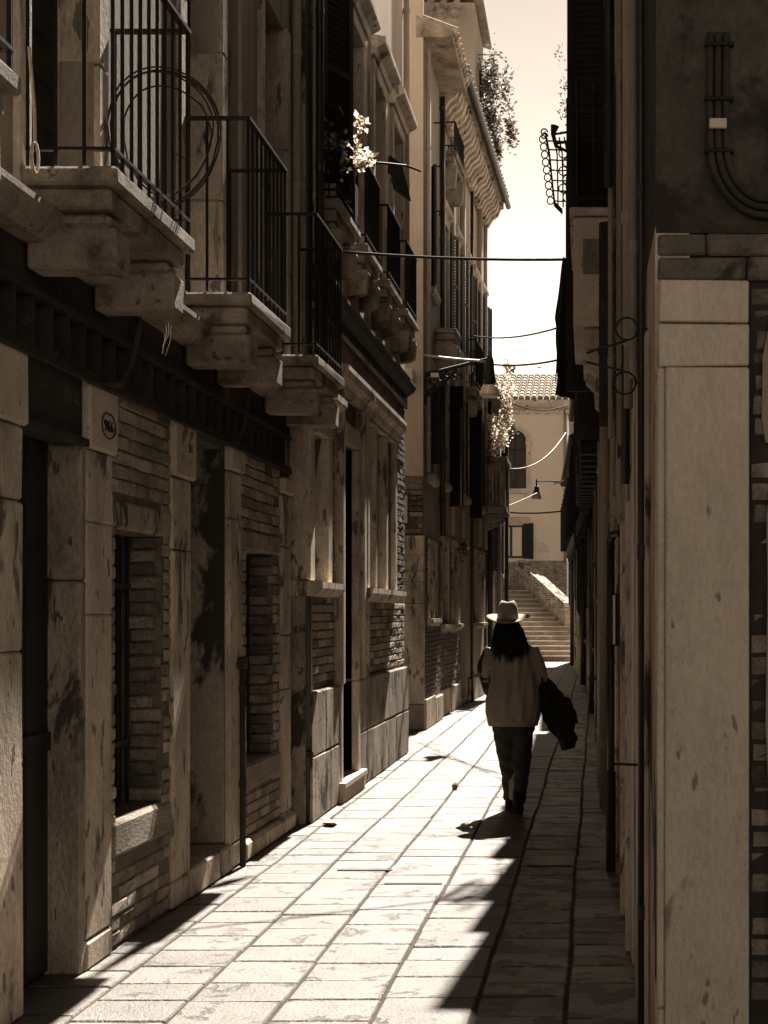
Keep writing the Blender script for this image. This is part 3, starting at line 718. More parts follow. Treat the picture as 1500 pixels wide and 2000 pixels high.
MB().tube([G3.p(2.86, .12, 3.02), G3.p(2.90, .13, 2.95)], .007, 5).tube([G3.p(2.90, .125, 3.02), G3.p(2.90, .13, 2.97)], .004, 4).build('plaque_mark', 'paint_k', h3)
MB().cbox(G3, 2.86, 3.08, .035, .16, 4.82, 4.99, c=.02).build('junction_box', 'enamel', h3)
MB().cbox(F3, 19.85, 21.0, -.1, .05, .002, .42, c=.01).build('plinth_stone', 'stone', h3)
MB().cbox(F3, 21.1, 22.0, -.1, .05, .002, .38, c=.01).build('plinth_stone', 'stone', h3)
bricks(F3, 20.0, 22.0, .45, 2.7, [(20.3, 20.7, 1.45, 2.6), (20.9, 21.3, 1.45, 2.6)], h3, m='brick_d', d=.012, T=.02, stuff=True)
for a, b, z0, z1 in o3[:2]: window(F3, a, b, z0, z1, h3, depth=.15, fr=.07, proj=.04, pane='black', bars=2, mull=False)
for a, b, z0, z1 in o3[2:]: window(F3, a, b, z0, z1, h3, depth=.15, fr=.08, proj=.03, pane='black')
shutter(F3, 20.45, .03, 3.75, 4.85, .15, 75, h3)
shutter(F3, 20.55, .03, 6.3, 8.0, .20, 25, h3, hinge=-1, m='shutter_m')
MB().prof(F3, 19.86, 22.0, [(-.1, 9.6), (.40, 9.6), (.42, 9.68), (-.1, 9.9)]).build('eaves', 'soot', h3)
for i in range(11):
    MB().tube([F3.p(19.95 + i * .19, -.3, 9.98), F3.p(19.95 + i * .19, .46, 9.70)], .07, 8).build('roof_tile', 'tile', h3)
downpipe(F3, 20.05, .05, 3.6, 9.5, h3, r=.035, m='pipe_l'); downpipe(F3, 21.9, .05, 2.8, 9.5, h3, r=.04, m='pipe_d')
b3 = balcony(F3, 21.25, 22.0, .33, 5.85, h3, m='soot', thick=.16, rail=False, bh=.35)
for k in range(4):
    z = 6.6 + k * .75
    MB().tube([F3.p(20.1 + .35 * k, .0, z), F3.p(20.1 + .35 * k, .16, z), F3.p(20.1 + .35 * k, .16, z - .06)], .012, 5).build('shutter_hook', 'iron', h3)

# ================================================================== left house 4 (long eaves on corbels)
F4 = Frame((-2.47, 22.0), (-2.28, 29.0)); 
h4 = thing('alley_house', (-5, 25.5, 0), 'fourth house on the left under long eaves carried on pale corbels', 'house')
L4 = F4.len
w4 = []; 
for u in (.5, 1.9, 3.3, 4.7, 6.0):
    w4 += [(u, u + .7, 1.45, 2.75), (u, u + .7, 3.7, 5.3), (u, u + .7, 6.1, 7.8)]
w4[6] = (3.2, 4.0, .1, 2.6)
wall(F4, 0, L4, 0, 9.45, w4, .3, 'plaster_l', h4, core=5)
bricks(F4, 0, 3.1, .45, 2.9, [(a - .1, b + .1, c - .1, d_ + .1) for a, b, c, d_ in w4], h4, m='brick_d', d=.012, T=.02, stuff=True)
MB().box(F4, 3.1, 4.1, -.25, -.2, .1, 2.6).build('door', 'wood', h4)
for k, (a, b, z0, z1) in enumerate(w4):
    if z0 < 1: continue
    window(F4, a, b, z0, z1, h4, depth=.14, fr=.10, proj=.05, pane='black', bars=3 if z0 < 2 else 0, hood=.12 if z0 > 6 else 0)
    if 3 < z0 < 6 and k in (1, 7): shutter(F4, b + .05, .06, z0 - .35, z1, .22, 95, h4)
    elif 3 < z0 < 6: shutter(F4, b + .12, .07, z0, z1, .36, 8, h4, m='shutter_m')
    if z0 > 6: shutter(F4, b + .12, .07, z0, z1, .34, 12, h4, m='shutter_m')
for u0 in (0, 1.5, 4.2, 5.6): MB().cbox(F4, u0, u0 + 1.38, -.1, .06, .002, .42, c=.012).build('plinth_stone', 'stone', h4)
MB().prof(F4, 0, L4 + .05, [(-.1, 9.45), (.08, 9.45), (.12, 9.55), (.36, 9.80), (.40, 9.80), (.40, 9.92), (-.1, 10.1)]).build('eaves', 'stone2', h4)
for i in range(25):
    u = .05 + i * .277
    MB().prof(F4, u, u + .12, [(.05, 9.35), (.12, 9.36), (.20, 9.50), (.31, 9.58), (.36, 9.70), (.36, 9.79), (.05, 9.60)]).build('corbel', 'stone', h4)
rf = MB(); rf.prof(F4, -.05, L4 + .1, [(-3.5, 11.2), (-3.5, 11.1), (.44, 9.93), (.46, 9.99)]).build('roof', 'tile', h4)
for i in range(30): MB().tube([F4.p(.1 + i * .235, -.25, 10.22), F4.p(.1 + i * .235, .5, 9.99)], .075, 8).build('roof_tile', 'tile', h4)
MB().tube([F4.p(-.1, .50, 9.86), F4.p(L4, .50, 9.84)], .055, 8).build('gutter', 'pipe_d', h4)
for u, r_, m_ in ((1.5, .045, 'pipe_l'), (2.9, .05, 'pipe_l'), (4.3, .03, 'pipe_d'), (5.6, .05, 'pipe_l'), (6.7, .04, 'pipe_l')): downpipe(F4, u, .07, 2.9 if m_ == 'pipe_l' else 0, 9.5, h4, r=r_, m=m_)
bb = balcony(F4, .15, 1.35, .30, 8.78, h4, m='soot', thick=.16, h=.42, step=.2, bh=.35, br=.16, r=.012)
balcony(F4, 3.1, 4.3, .30, 5.6, h4, m='soot', thick=.16, h=.8, step=.1, bh=.3, r=.009)
for k in range(5):
    MB().tube([F4.p(.6 + k * 1.3, .0, 5.6), F4.p(.6 + k * 1.3, .18, 5.6), F4.p(.6 + k * 1.3, .18, 5.52)], .012, 5).build('shutter_hook', 'iron', h4)
# lace hanging / mesh blind
MB().box(F4, .95, 1.2, .25, .27, 3.35, 4.9).build('blind', 'plaster_d', h4)

# ================================================================== left house 5 (tall, behind) and 6 (low, stone balcony)
F5 = Frame((-2.47, 29.1), (-2.48, 31.4))
h5 = thing('alley_house', (-5, 30.2, 0), 'narrow tall house on the left with a tiled roof above the corbelled eaves', 'house')
wall(F5, 0, 2.3, 6.3, 14.0, [(.8, 1.3, 11.5, 13)], .3, 'plaster_l', h5, core=4)
window(F5, .8, 1.3, 11.5, 13, h5, depth=.12, fr=.08)
MB().prof(F5, -.05, 2.4, [(-4, 15.4), (-4, 15.3), (.16, 14.0), (.18, 14.06)]).build('roof', 'tile', h5)
FG5 = Frame((-5.4, 29.05), (-2.47, 29.05))
wall(FG5, 0, 2.93, 9.9, 14.0, [(1.5, 2.1, 11, 12.6)], .1, 'plaster_l', h5, name='gable_wall', core=0, d=.0)
for i in range(6):
    for j in range(4):
        MB().tube([FG5.p(1.3 + i * .26, -.3 + j * .34 + .36, 14.10 - .32 * j + .0), FG5.p(1.3 + i * .26, -.3 + j * .34, 14.22 - .32 * j)], [.095, .07], 8).build('roof_tile', 'tile', h5)
MB().tube([FG5.p(3.0, .1, 12.9), FG5.p(3.45, .1, 12.9)], .01, 4).build('antenna_arm', 'iron', h5)
iv = leaves((-2.22, 30.5, 12.3), (.32, .7, 1.15), 2600, .10, 11, m='leaf', name='roof_ivy')
tag(iv, 'bushy green plant hanging from the roof terrace above the left eaves', 'plant')
F6 = Frame((-2.36, 29.1), (-2.38, 37.2))
h6 = thing('alley_house', (-5, 33, 0), 'lower house at the left end of the alley with a stone-walled flower balcony', 'house')
w6 = [(.3, .9, 3.9, 6.0), (2.6, 3.3, .1, 2.5), (3.8, 4.4, 1.2, 2.5), (5.3, 6.0, .1, 2.5), (3.4, 4.1, 3.9, 5.5), (5.6, 6.3, 3.9, 5.5), (6.8, 7.4, 1.2, 2.5)]
wall(F6, 0, 8.1, 0, 6.3, w6, .3, 'brick_mid', h6, core=5)
for a, b, z0, z1 in w6:
    if z0 < 1: MB().box(F6, a, b, -.2, -.15, z0, z1).build('door', 'wood', h6); MB().cbox(F6, a - .12, a, -.1, .04, 0, z1, c=.01).build('door_jamb', 'stone', h6); MB().cbox(F6, b, b + .12, -.1, .04, 0, z1, c=.01).build('door_jamb', 'stone', h6)
    else:
        window(F6, a, b, z0, z1, h6, depth=.14, fr=.1, proj=.04, pane='black')
        if z0 > 3 and a > 1: shutter(F6, a - .1, .06, z0, z1, .12, 70, h6)
for k in range(6): MB().cbox(F6, k * 1.35, k * 1.35 + 1.33, -.1, .05, .002, .9, c=.012).build('plinth_stone', 'capstone', h6)
MB().prof(F6, -.05, 8.2, [(-4, 7.6), (-4, 7.5), (.3, 6.3), (.32, 6.38)]).build('roof', 'tile', h6)
downpipe(F6, 1.9, .06, .2, 6.2, h6, r=.05, m='pipe_d'); downpipe(F6, 4.9, .06, .2, 6.2, h6, r=.045, m='pipe_l'); downpipe(F6, 7.9, .06, .2, 6.2, h6, r=.045, m='pipe_d')
# stone balcony: slab, panelled parapet, consoles
FB = Frame((-2.37, 28.45), (-2.37, 29.75))
sb = MB().cbox(FB, 0, 1.3, -.08, .58, 3.62, 3.76, c=.02).build('stone_balcony', 'stone2', h6)
MB().cbox(FB, 0, 1.3, -.08, .60, 4.62, 4.74, c=.02).build('parapet_cap', 'stone2', sb)
for (a, b, c_, d_) in ((0, .12, .44, .56), (1.18, 1.3, .44, .56), (0, .12, -.08, .06)):
    MB().box(FB, a, b, c_, d_, 3.76, 4.62).build('parapet_post', 'stone2', sb)
for dd in (.12, .25, .38): MB().tube([FB.p(.06, dd, 3.76), FB.p(.06, dd, 3.95), FB.p(.06, dd, 4.2), FB.p(.06, dd, 4.45), FB.p(.06, dd, 4.62)], [.03, .052, .03, .052, .03], 8).build('baluster', 'soot', sb)
for k in range(7): MB().tube([FB.p(.2 + k * .15, .50, 3.76), FB.p(.2 + k * .15, .50, 3.95), FB.p(.2 + k * .15, .50, 4.2), FB.p(.2 + k * .15, .50, 4.45), FB.p(.2 + k * .15, .50, 4.62)], [.03, .052, .03, .052, .03], 8).build('baluster', 'soot', sb)
for a in (.1, .95): MB().prof(FB, a, a + .2, [(-.08, 3.61), (.5, 3.61), (.5, 3.52), (.36, 3.44), (.2, 3.36), (-.08, 3.2)]).build('console', 'soot', sb)
pf = FB.p(.6, .3, 4.74)
potted((pf.x - .10, pf.y, pf.z), .10, .14, (.42, .5, .30), 2200, .075, 21, 'flowering bush spilling over the stone balcony on the left', box=.5)
cr = leaves((-1.88, 29.2, 5.75), (.20, .3, .5), 900, .07, 22, m='leaf_l', name='climbing_plant'); tag(cr, 'climbing plant hanging above the flower bush on the stone balcony', 'plant')
MB().tube([(-2.14, 29.2, 4.9), (-2.02, 29.25, 5.6), (-1.92, 29.2, 6.3)], .012, 5).build('stem', 'leaf', cr)
wf = leaves((-2.28, 24.6, 2.75), (.08, .16, .14), 110, .06, 29, m='leaf', name='wall_weed'); tag(wf, 'spiky weed growing from the wall above the ground floor windows on the left', 'weed')

# ================================================================== street lamps and overhead cables
t = thing('wall_lamp', (X3 + .02, 20.0, 4.6), 'wrought iron bracket lamp with wide pale shade on the third left house', 'street lamp')
A = lambda px, py, Y=20.0: Vector((PX(px, Y), Y, PZ(py, Y)))
MB().tube([A(821, 734), A(860, 725), A(905, 713), A(952, 701)], [.038, .032, .026, .02], 8).build('arm', 'iron', t)
MB().tube([A(822, 772), A(845, 766), A(872, 742), A(892, 722)], .020, 6).build('brace', 'iron', t)
MB().box(WF, 19.96, 20.04, X3, X3 + .035, PZ(790, 20), PZ(728, 20)).build('wall_plate', 'iron', t)
sc_ = MB()
def scroll(cx, cz, r0, turns, Y, sgn=1, a0=0):
    return [Vector((cx + math.cos(a0 + sgn * i * .45) * r0 * (1 - i / (turns * 14) * .8), Y, cz + math.sin(a0 + sgn * i * .45) * r0 * (1 - i / (turns * 14) * .8))) for i in range(int(turns * 14))]
for (px, py, r_) in ((834, 750, .10), (846, 742, .07), (860, 737, .06), (874, 731, .05), (834, 768, .05), (890, 728, .05), (888, 738, .035), (850, 757, .05), (866, 746, .04)):
    q = A(px, py); sc_.tube(scroll(q.x, q.z, r_, 1.2, 20.0, 1 if px % 2 else -1), .014, 5)
sc_.build('scrollwork', 'iron', t)
MB().cbox(Frame((PX(842, 20), 19.97), (PX(857, 20), 19.97)), 0, .11, .0, .01, PZ(738, 20), PZ(729, 20), c=.002).build('number_tag', 'capstone', t)
q = A(957, 705)
MB().tube([q + Vector((0, 0, .08)), q, q + Vector((0, 0, -.10)), q + Vector((0, 0, -.30)), q + Vector((0, 0, -.34))], [.03, .055, .06, .085, .03], 12).build('lamp_housing', 'iron', t, smooth=False)
MB().tube([q + Vector((0, 0, -.34)), q + Vector((0, 0, -.36)), q + Vector((0, 0, -.47)), q + Vector((0, 0, -.50))], [.08, .11, .15, .13], 16).build('lamp_shade', 'enamel', t)
t = thing('wall_lamp', (PX(1112, 36), 36, 4.9), 'small black lamp with white glass hanging from a bracket on the right wall', 'street lamp')
A2 = lambda px, py: Vector((PX(px, 36), 36, PZ(py, 36)))
MB().tube([A2(1112, 940), A2(1047, 940)], .016, 6).build('arm', 'iron', t)
MB().tube([A2(1112, 954), A2(1100, 946), A2(1084, 941)], .014, 6).build('brace', 'iron', t)
sc_ = MB().tube(scroll(A2(1085, 944).x, A2(1085, 944).z, .05, 1.1, 36), .010, 5).tube(scroll(A2(1103, 945).x, A2(1103, 945).z, .05, 1.1, 36, -1), .010, 5).build('scrollwork', 'iron', t)
q = A2(1048, 936)
MB().tube([q, q + Vector((0, 0, -.16)), q + Vector((0, 0, -.19)), q + Vector((0, 0, -.30)), q + Vector((0, 0, -.36))], [.02, .02, .06, .07, .105], 12).build('lamp_housing', 'iron', t)
MB().tube([q + Vector((0, 0, -.36)), q + Vector((0, 0, -.42)), q + Vector((0, 0, -.50)), q + Vector((0, 0, -.51))], [.10, .125, .12, .05], 14).build('lamp_glass', 'enamel', t)
def cable(pts, r, label, m='cable'):
    o = MB().tube(pts, r, 6).build('overhead_cable', m, smooth=True); return tag(o, label, 'cable', 'cables strung across the alley')
cable(cable_pts((PX(672, 10.84), 10.84, 4.34), (PX(1100, 12.0), 12.0, PZ(507, 12)), .02), .011, 'thick cable stretched level across the alley from the third iron balcony')
cable(cable_pts((PX(1100, 12), 12, PZ(507, 12) + .0), (PX(1085, 16), 16, PZ(745, 16)), .02), .006, 'thin cable sloping down the right silhouette beside the hanging cloth')
cable(cable_pts((-2.1, 24, PZ(655, 24)), (PX(1090, 18), 18, PZ(640, 18)), .08), .012, 'upper of the two slack cables in front of the sky')
cable(cable_pts((PX(955, 21), 21, PZ(711, 21)), (PX(1090, 18), 18, PZ(703, 18)), .04), .014, 'cable from the bracket lamp to the right wall just above the roof ridge')
cable(cable_pts((PX(783, 20), 19.9, 5.25), (PX(952, 20), 20, PZ(706, 20)), .02), .020, 'thick pale cable bundle running above the wrought iron lamp bracket', 'pipe_l')
cable(cable_pts((PX(915, 27), 27, PZ(1012, 27)), (PX(1050, 35.9), 35.9, PZ(962, 35.9)), .05), .010, 'thin pale wire rising from the stone balcony to the small lamp', 'pipe_l')
cable(cable_pts((-1.8, 29, PZ(915, 29)), (PX(1105, 40), 40, PZ(845, 40)), .3), .012, 'pale line sagging from the stone balcony up to the right wall', 'pipe_l')
cable(cable_pts((-2.3, 36, PZ(1000, 36)), (PX(1112, 36), 36, PZ(996, 36)), .05), .022, 'dark double cable crossing in front of the end house')
cable(cable_pts((-2.2, 30, PZ(765, 30)), (PX(1108, 36), 36, PZ(790, 36)), .25), .016, 'slack dark cable hanging just below the end house eaves')

# ================================================================== bridge with steps at the end
br = thing('bridge', (-2, 50, 0), 'stone stepped bridge with brick parapet at the end of the alley', 'bridge')
nst = 15
for i in range(nst):
    y0 = 48.6 + i * .36; z1 = .165 * (i + 1)
    xr = -.86 if i < 7 else -.86 - (i - 6) * .185
    st = MB(); st.cbox(WF, y0, y0 + .375, -4.2, xr, 0.0, z1 - .0, c=.012); st.build('step', 'step', br)
    MB().cbox(WF, y0 - .02, y0 + .10, -4.2, xr, z1 + .001, z1 + .03, c=.008).build('step_nosing', 'capstone', br)  # pale stone paints in the light catching each step edge
# sloping parapet to the right of the steps, running away to the left
p0, p1 = Vector((-.84, 50.9)), Vector((-2.70, 54.6))
FPp = Frame(p0, p1, 'L')
LP = FPp.len
zc = lambda u: 1.85 + (3.5 - 1.85) * (u / LP)
MB().profd(FPp, -.02, -.32, [(0, 0), (LP, 0), (LP, zc(LP)), (0, zc(0))]).build('parapet', 'brick_far', br)
MB().profd(FPp, .03, -.38, [(-.05, zc(0) + .002), (LP, zc(LP) + .002), (LP, zc(LP) + .16), (-.05, zc(0) + .16)]).build('coping', 'stone2', br)
MB().box(WF, 54.7, 55.2, -4.4, -2.4, 0, 3.3).build('arch_wall', 'brick_far', br)
cw = MB().box(WF, 53, 59.5, -30, 30, -1.0, -.02).build('canal_water', 'glass', kind='structure')

# ================================================================== end house
YE = 60.0
eh = thing('canal_house', (-2, 62, 0), 'plastered house closing the view with arched window and tiled hip roof', 'house')
FE = Frame((PX(940, YE), YE), (PX(1107, YE), YE))      # faces us
LE = FE.len
E = lambda px: (px - 940) / FPX * YE
ez = lambda py: PZ(py, YE)
wall(FE, -4, LE, ez(1095), ez(800), [(E(985), E(1028), ez(955), ez(862)), (E(990), E(1021), ez(1087), ez(1028))], .35, 'housewall', eh, core=6)
wall(FE, -4, LE + .0, -.5, ez(1095), [], .35, 'brick_far', eh, name='lower_wall', core=6, d=.03)
aw = MB()
cxp, rr_ = E(1006.5), (E(1028) - E(985)) / 2
zc_ = ez(862)
arch = [(cxp + math.cos(a) * rr_, zc_ + math.sin(a) * rr_) for a in [math.pi * i / 12 for i in range(13)]]
archo = [(cxp + math.cos(a) * (rr_ + .17), zc_ + math.sin(a) * (rr_ + .17)) for a in [math.pi * i / 12 for i in range(13)]]
aw.profd(FE, -.2, .012, [(cxp - rr_, zc_ + .001)] + arch[::-1][1:-1] + [(cxp + rr_, zc_ + .001)])
win = MB().profd(FE, -.02, .02, [(E(985), ez(955))] + [(cxp - rr_, zc_)] + arch[::-1] + [(cxp + rr_, zc_), (E(1028), ez(955))]).build('arched_window', 'shutter_m', eh)
sa = MB()
for i in range(12):
    a, b, c_, d_ = arch[i], arch[i + 1], archo[i + 1], archo[i]
    sa.profd(FE, .0, .10, [a, b, c_, d_])
sa.box(FE, E(985) - .17, E(985), .0, .10, ez(955), zc_).box(FE, E(1028), E(1028) + .17, .0, .10, ez(955), zc_)
sa.box(FE, E(1028) - .03, E(1028) + .24, .0, .13, zc_ - .12, zc_)
sa.build('arch_surround', 'capstone', win)
MB().box(FE, E(985) - .25, E(1034), .0, .22, ez(964), ez(955)).box(FE, E(1024), E(1031), .0, .12, ez(972), ez(964)).build('sill', 'capstone', win)
MB().box(FE, cxp - .02, cxp + .02, .02, .04, ez(955), zc_ + rr_).build('mullion', 'wood', win)
MB().box(FE, E(985), E(1028), .021, .04, ez(880), ez(877)).build('transom', 'wood', win)
lw = MB().box(FE, E(984), E(1024), -.05, .03, ez(1090), ez(1026)).build('window', 'shutter_m', eh)
MB().box(FE, E(1001), E(1019), .031, .04, ez(1086), ez(1030)).build('pane', 'enamel', lw)
MB().box(FE, E(993), E(996), .031, .05, ez(1086), ez(1030)).build('sash', 'capstone', lw)
MB().box(FE, E(1022), E(1042), .04, .09, ez(1092), ez(1022)).build('shutter', 'shutter', lw)
MB().prof(FE, E(970), E(1034), [(.0, ez(1023)), (.15, ez(1023)), (.22, ez(1018)), (.28, ez(1012)), (.0, ez(1010))]).build('hood', 'capstone', lw)
MB().box(FE, E(975), E(1033), .031, .2, ez(1098), ez(1092)).build('sill', 'enamel', lw)
MB().prof(FE, -4, LE + .12, [(.0, ez(802)), (.30, ez(796)), (.42, ez(790)), (.42, ez(783)), (.0, ez(781))]).build('cornice', 'capstone', eh)
for k in range(12): MB().box(FE, E(968) + k * .42, E(968) + k * .42 + .14, .0, .28, ez(809), ez(802)).build('corbel', 'capstone', eh)
downpipe(FE, E(1104), .1, ez(1095), ez(800), eh, r=.06, m='pipe_l')
# barrel tiles, one by one, on the front slope
z0r, z1r = ez(781), ez(732); dy = 3.4
MB().add([FE.p(-4, .45, z0r - .05), FE.p(LE + .1, .45, z0r - .05), FE.p(LE + .1, -dy, z1r + .57), FE.p(-4, -dy, z1r + .57), FE.p(-4, -dy - 4, z0r), FE.p(LE + .1, -dy - 4, z0r)], [(0, 1, 2, 3), (3, 2, 5, 4)]).build('roof', 'tile', eh)
ztop = z1r + .57; nr = 9; tm = []
def arc_tile(u, k):
    f0, f1 = k / nr, (k + 1.12) / nr
    r0, r1 = .125, .10; rs = []
    for f, r_ in ((f0, r0), (f1, r1)):
        d_ = .47 - f * (dy + .45); z = z0r - .03 + f * (ztop - z0r) + (.03 if f == f0 else 0)
        rs.append([FE.p(u + math.cos(a) * r_, d_, z + math.sin(a) * r_ * 1.0) for a in [math.pi * i / 5 for i in range(6)]])
    return rs
for c_ in range(17):
    for k in range(nr):
        u = E(958) + c_ * .262; rs = arc_tile(u, k)
        mb = MB().rings(rs, cap=False); mb.add(rs[0], [tuple(range(6))])
        mb.build('roof_tile', 'tile', eh, recalc=False)
# roofs and chimneys further off
def chimney(px, pyb, pyt, Y, wpx, label):
    x = PX(px, Y); w_ = wpx / FPX * Y; zb, zt = PZ(pyb, Y) - 3, PZ(pyt, Y)
    t = thing('chimney', (x, Y, zb), label, 'chimney', 'chimneys beyond the end house')
    MB().cbox(WF, Y, Y + w_, x - w_ / 2, x + w_ / 2, zb, zt - w_ * .5, c=.03).build('stack', 'brick_mid', t)
    MB().cbox(WF, Y - .05, Y + w_ + .05, x - w_ * .7, x + w_ * .7, zt - w_ * .5 + .002, zt, c=.05).build('pot', 'tile', t)
chimney(996, 735, 713, 75, 15, 'broad chimney above the tiled roof of the end house, left of the tiny one')
chimney(1053, 730, 716, 90, 5, 'tiny slender chimney standing above the end house roof ridge')
bh_ = thing('far_house', (PX(1020, 80), 82, 0), 'dark hipped roof just showing behind the end house', 'house')
x0, x1 = PX(985, 80), PX(1045, 80)
MB().box(WF, 80, 88, x0 - 3, x1 + 4, 0, PZ(738, 80)).build('wall', 'plaster', bh_)
MB().add([(x0 - 3.2, 79.8, PZ(738, 80)), (x1 + 4.2, 79.8, PZ(738, 80)), (x1 + 4.2, 88.2, PZ(738, 80)), (x0 - 3.2, 88.2, PZ(738, 80)), (x0 + .3, 84, PZ(716, 84)), (x0 + 1, 84, PZ(716, 84))], [(0, 1, 5, 4), (1, 2, 5), (2, 3, 4, 5), (3, 0, 4)]).build('roof', 'tile', bh_)

# ================================================================== right side
# house R1: narrow stone pier faces us, alley wall runs away from it
Yr = 5.0
FA = Frame((.205, Yr), (3.2, Yr))                     # faces camera
FRa = Frame((.205, Yr), (.150, 9.3), 'R')             # alley side
r1 = thing('alley_house', (2.2, 7.2, 0), 'near right house with a tall pale stone corner pier under dark plaster', 'house')
hA = [(1.85, 2.62, 0, 2.12)]
wall(FRa, 0, FRa.len, 0, 2.95, hA, .12, 'plaster_r', r1, core=0)
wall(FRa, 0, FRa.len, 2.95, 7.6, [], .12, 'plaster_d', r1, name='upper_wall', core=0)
MB().box(WF, Yr + .02, 9.25, .34, 5, 0, 7.55).build('inner_wall', 'plaster_d', r1)
wall(FA, .02, 3, 0, 2.76, [], .1, 'mortar', r1, name='front_base', core=0, d=-.035)
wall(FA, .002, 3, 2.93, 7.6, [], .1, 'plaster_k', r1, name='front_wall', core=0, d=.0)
for a, b, n_ in ((0, 2.455, 'pier_stone'), (2.462, 2.608, 'pier_stone'), (2.614, 2.758, 'pier_stone')):
    MB().cbox(FA, .012 if a > 1 else .035, .322, -.05, .035, a, b, c=.005, j=.003).build(n_, 'pier', r1)
MB().cbox(FA, .004, .036, -.06, .018, 0, 2.46, c=.007, j=.002).build('pier_edge', 'capstone', r1)
# two courses of big dark blocks
for (z0, z1, us_) in ((2.765, 2.845, [.01, .32, .62, .95, 1.3]), (2.850, 2.926, [.01, .18, .45, .8, 1.2])):
    for a, b in zip(us_[:-1], us_[1:]): MB().cbox(FA, a, b - .005, -.05, .012, z0, z1, c=.008, j=.003).build('stone_block', 'course', r1)
# brick beside the pier with scraps of plaster
bricks(FA, .335, 1.0, .02, 2.75, [], r1, m='brick_d', d=-.02, H=.066, T=.05)
pm = MB(); 
pts = [(.40, .2), (.395, .6), (.40, .9), (.385, 1.2), (.392, 1.7), (.388, 1.95), (.41, 2.05), (.9, 2.05), (.9, .2)]
pm.profd(FA, -.015, .004, pts); pm.profd(FA, -.015, .003, [(.372, 2.28), (.375, 2.5), (.40, 2.62), (.9, 2.66), (.9, 2.2), (.385, 2.2)])
pm.build('plaster_scrap', 'plaster', r1)
pm = MB().profd(FA, .001, .012, [(.42, 3.02), (.395, 3.2), (.40, 3.5), (.9, 3.52), (.9, 3.0)]).build('plaster_scrap', 'plaster_r', r1)
# big cables on the front wall, curving off to the right
cb_ = thing('cable_bundle', (.42, 4.97, 2.9), 'bundle of thick cables clipped to the dark right wall, curving off to the right', 'cable')
for k in range(3):
    o_ = .028 * k
    MB().tube([(.395 + o_, 4.98, 3.62), (.393 + o_, 4.98, 3.40), (.395 + o_, 4.975, 3.26)] + [(.395 + o_ + (.19 - o_) * (1 - math.cos(a)), 4.975, 3.23 - (.245 - o_) * math.sin(a)) for a in [math.pi / 2 * i / 8 for i in range(9)]] + [(.9, 4.975, 2.98 + o_)], .0125, 8).build('cable', 'cable', cb_, smooth=True)
for z in (3.57, 3.38, 3.20): MB().cbox(FA, .170, .272, .012, .040, z, z + .014, c=.003).build('clip', 'iron', cb_)
MB().cbox(FA, .185, .245, .034, .050, 3.28, 3.315, c=.003).build('clamp', 'enamel', cb_)
# conduits and door on the alley side
for (u, r_, z0, z1, m_) in ((.18, .012, .0, 7.4, 'pipe_d'), (.75, .018, 2.55, 7.4, 'pipe_l'), (.95, .028, 2.72, 4.9, 'pipe_l'), (1.25, .02, 2.5, 7.4, 'plaster'), (1.6, .02, 2.2, 7.4, 'pipe_d'), (1.75, .03, 2.4, 7.4, 'plaster')):
    downpipe(FRa, u, .03 + r_, z0, z1, r1, r=r_, m=m_, collars=1.3, name='conduit')
MB().cbox(FRa, 1.95, 2.15, .0, .045, 2.95, 4.15, c=.01).build('cable_duct', 'plaster_l', r1)
for k in range(4):
    MB().cbox(FRa, .35 + .4 * k, .62 + .4 * k, .0, .02 + .006 * (k % 2), 0, 2.66 - .1 * (k % 3), c=.01, j=.004).build('pilaster_strip', 'capstone' if k % 2 else 'plaster_r', r1)
dd = MB().box(FRa, 1.85, 2.62, -.07, -.045, .02, 2.12).build('door', 'plaster', r1, label='pale sheet door in the right wall')
for uu in (1.80, 2.62): MB().cbox(FRa, uu, uu + .06, -.06, .045, 0, 2.14, c=.006).build('door_jamb', 'stone', r1)
MB().tube([FRa.p(1.98, -.02, 1.26), FRa.p(1.98, .02, 1.30), FRa.p(1.98, .02, 1.20)], .008, 6).build('door_handle', 'iron', dd)
MB().box(FRa, 1.96, 2.0, -.044, .0, 1.08, 1.20).build('padlock', 'iron', dd)
MB().cbox(FRa, 3.15, 3.19, .0, .085, 1.42, 1.72, c=.004).build('sign_box', 'paint_k', r1)
MB().cbox(Frame((.155, 8.13), (.20, 8.13)), -.062, -.048, .0, .008, 1.43, 1.71, c=.002).build('sign_face', 'enamel', r1)
downpipe(FRa, 3.95, .065, .0, 2.02, r1, r=.024, m='pipe_d', collars=.9, elbow=None)
MB().tube([FRa.p(3.95, .065, 2.0), FRa.p(3.95, .065, 2.06), FRa.p(3.9, .05, 2.10), FRa.p(3.8, .01, 2.10)], .026, 8).build('pipe_elbow', 'pipe_d', r1)
MB().tube([FRa.p(3.95, .065, .0), FRa.p(3.95, .065, .62)], .031, 10).build('pipe_sleeve', 'paint_k', r1)
MB().tube([FRa.p(.9, .02, .98), FRa.p(.9, .12, .985)], .006, 5).build('wall_hook', 'iron', r1)
MB().prof(FRa, 0, FRa.len, [(-.1, 7.6), (.10, 7.6), (.12, 7.68), (-.1, 7.8)]).build('eaves', 'soot', r1)

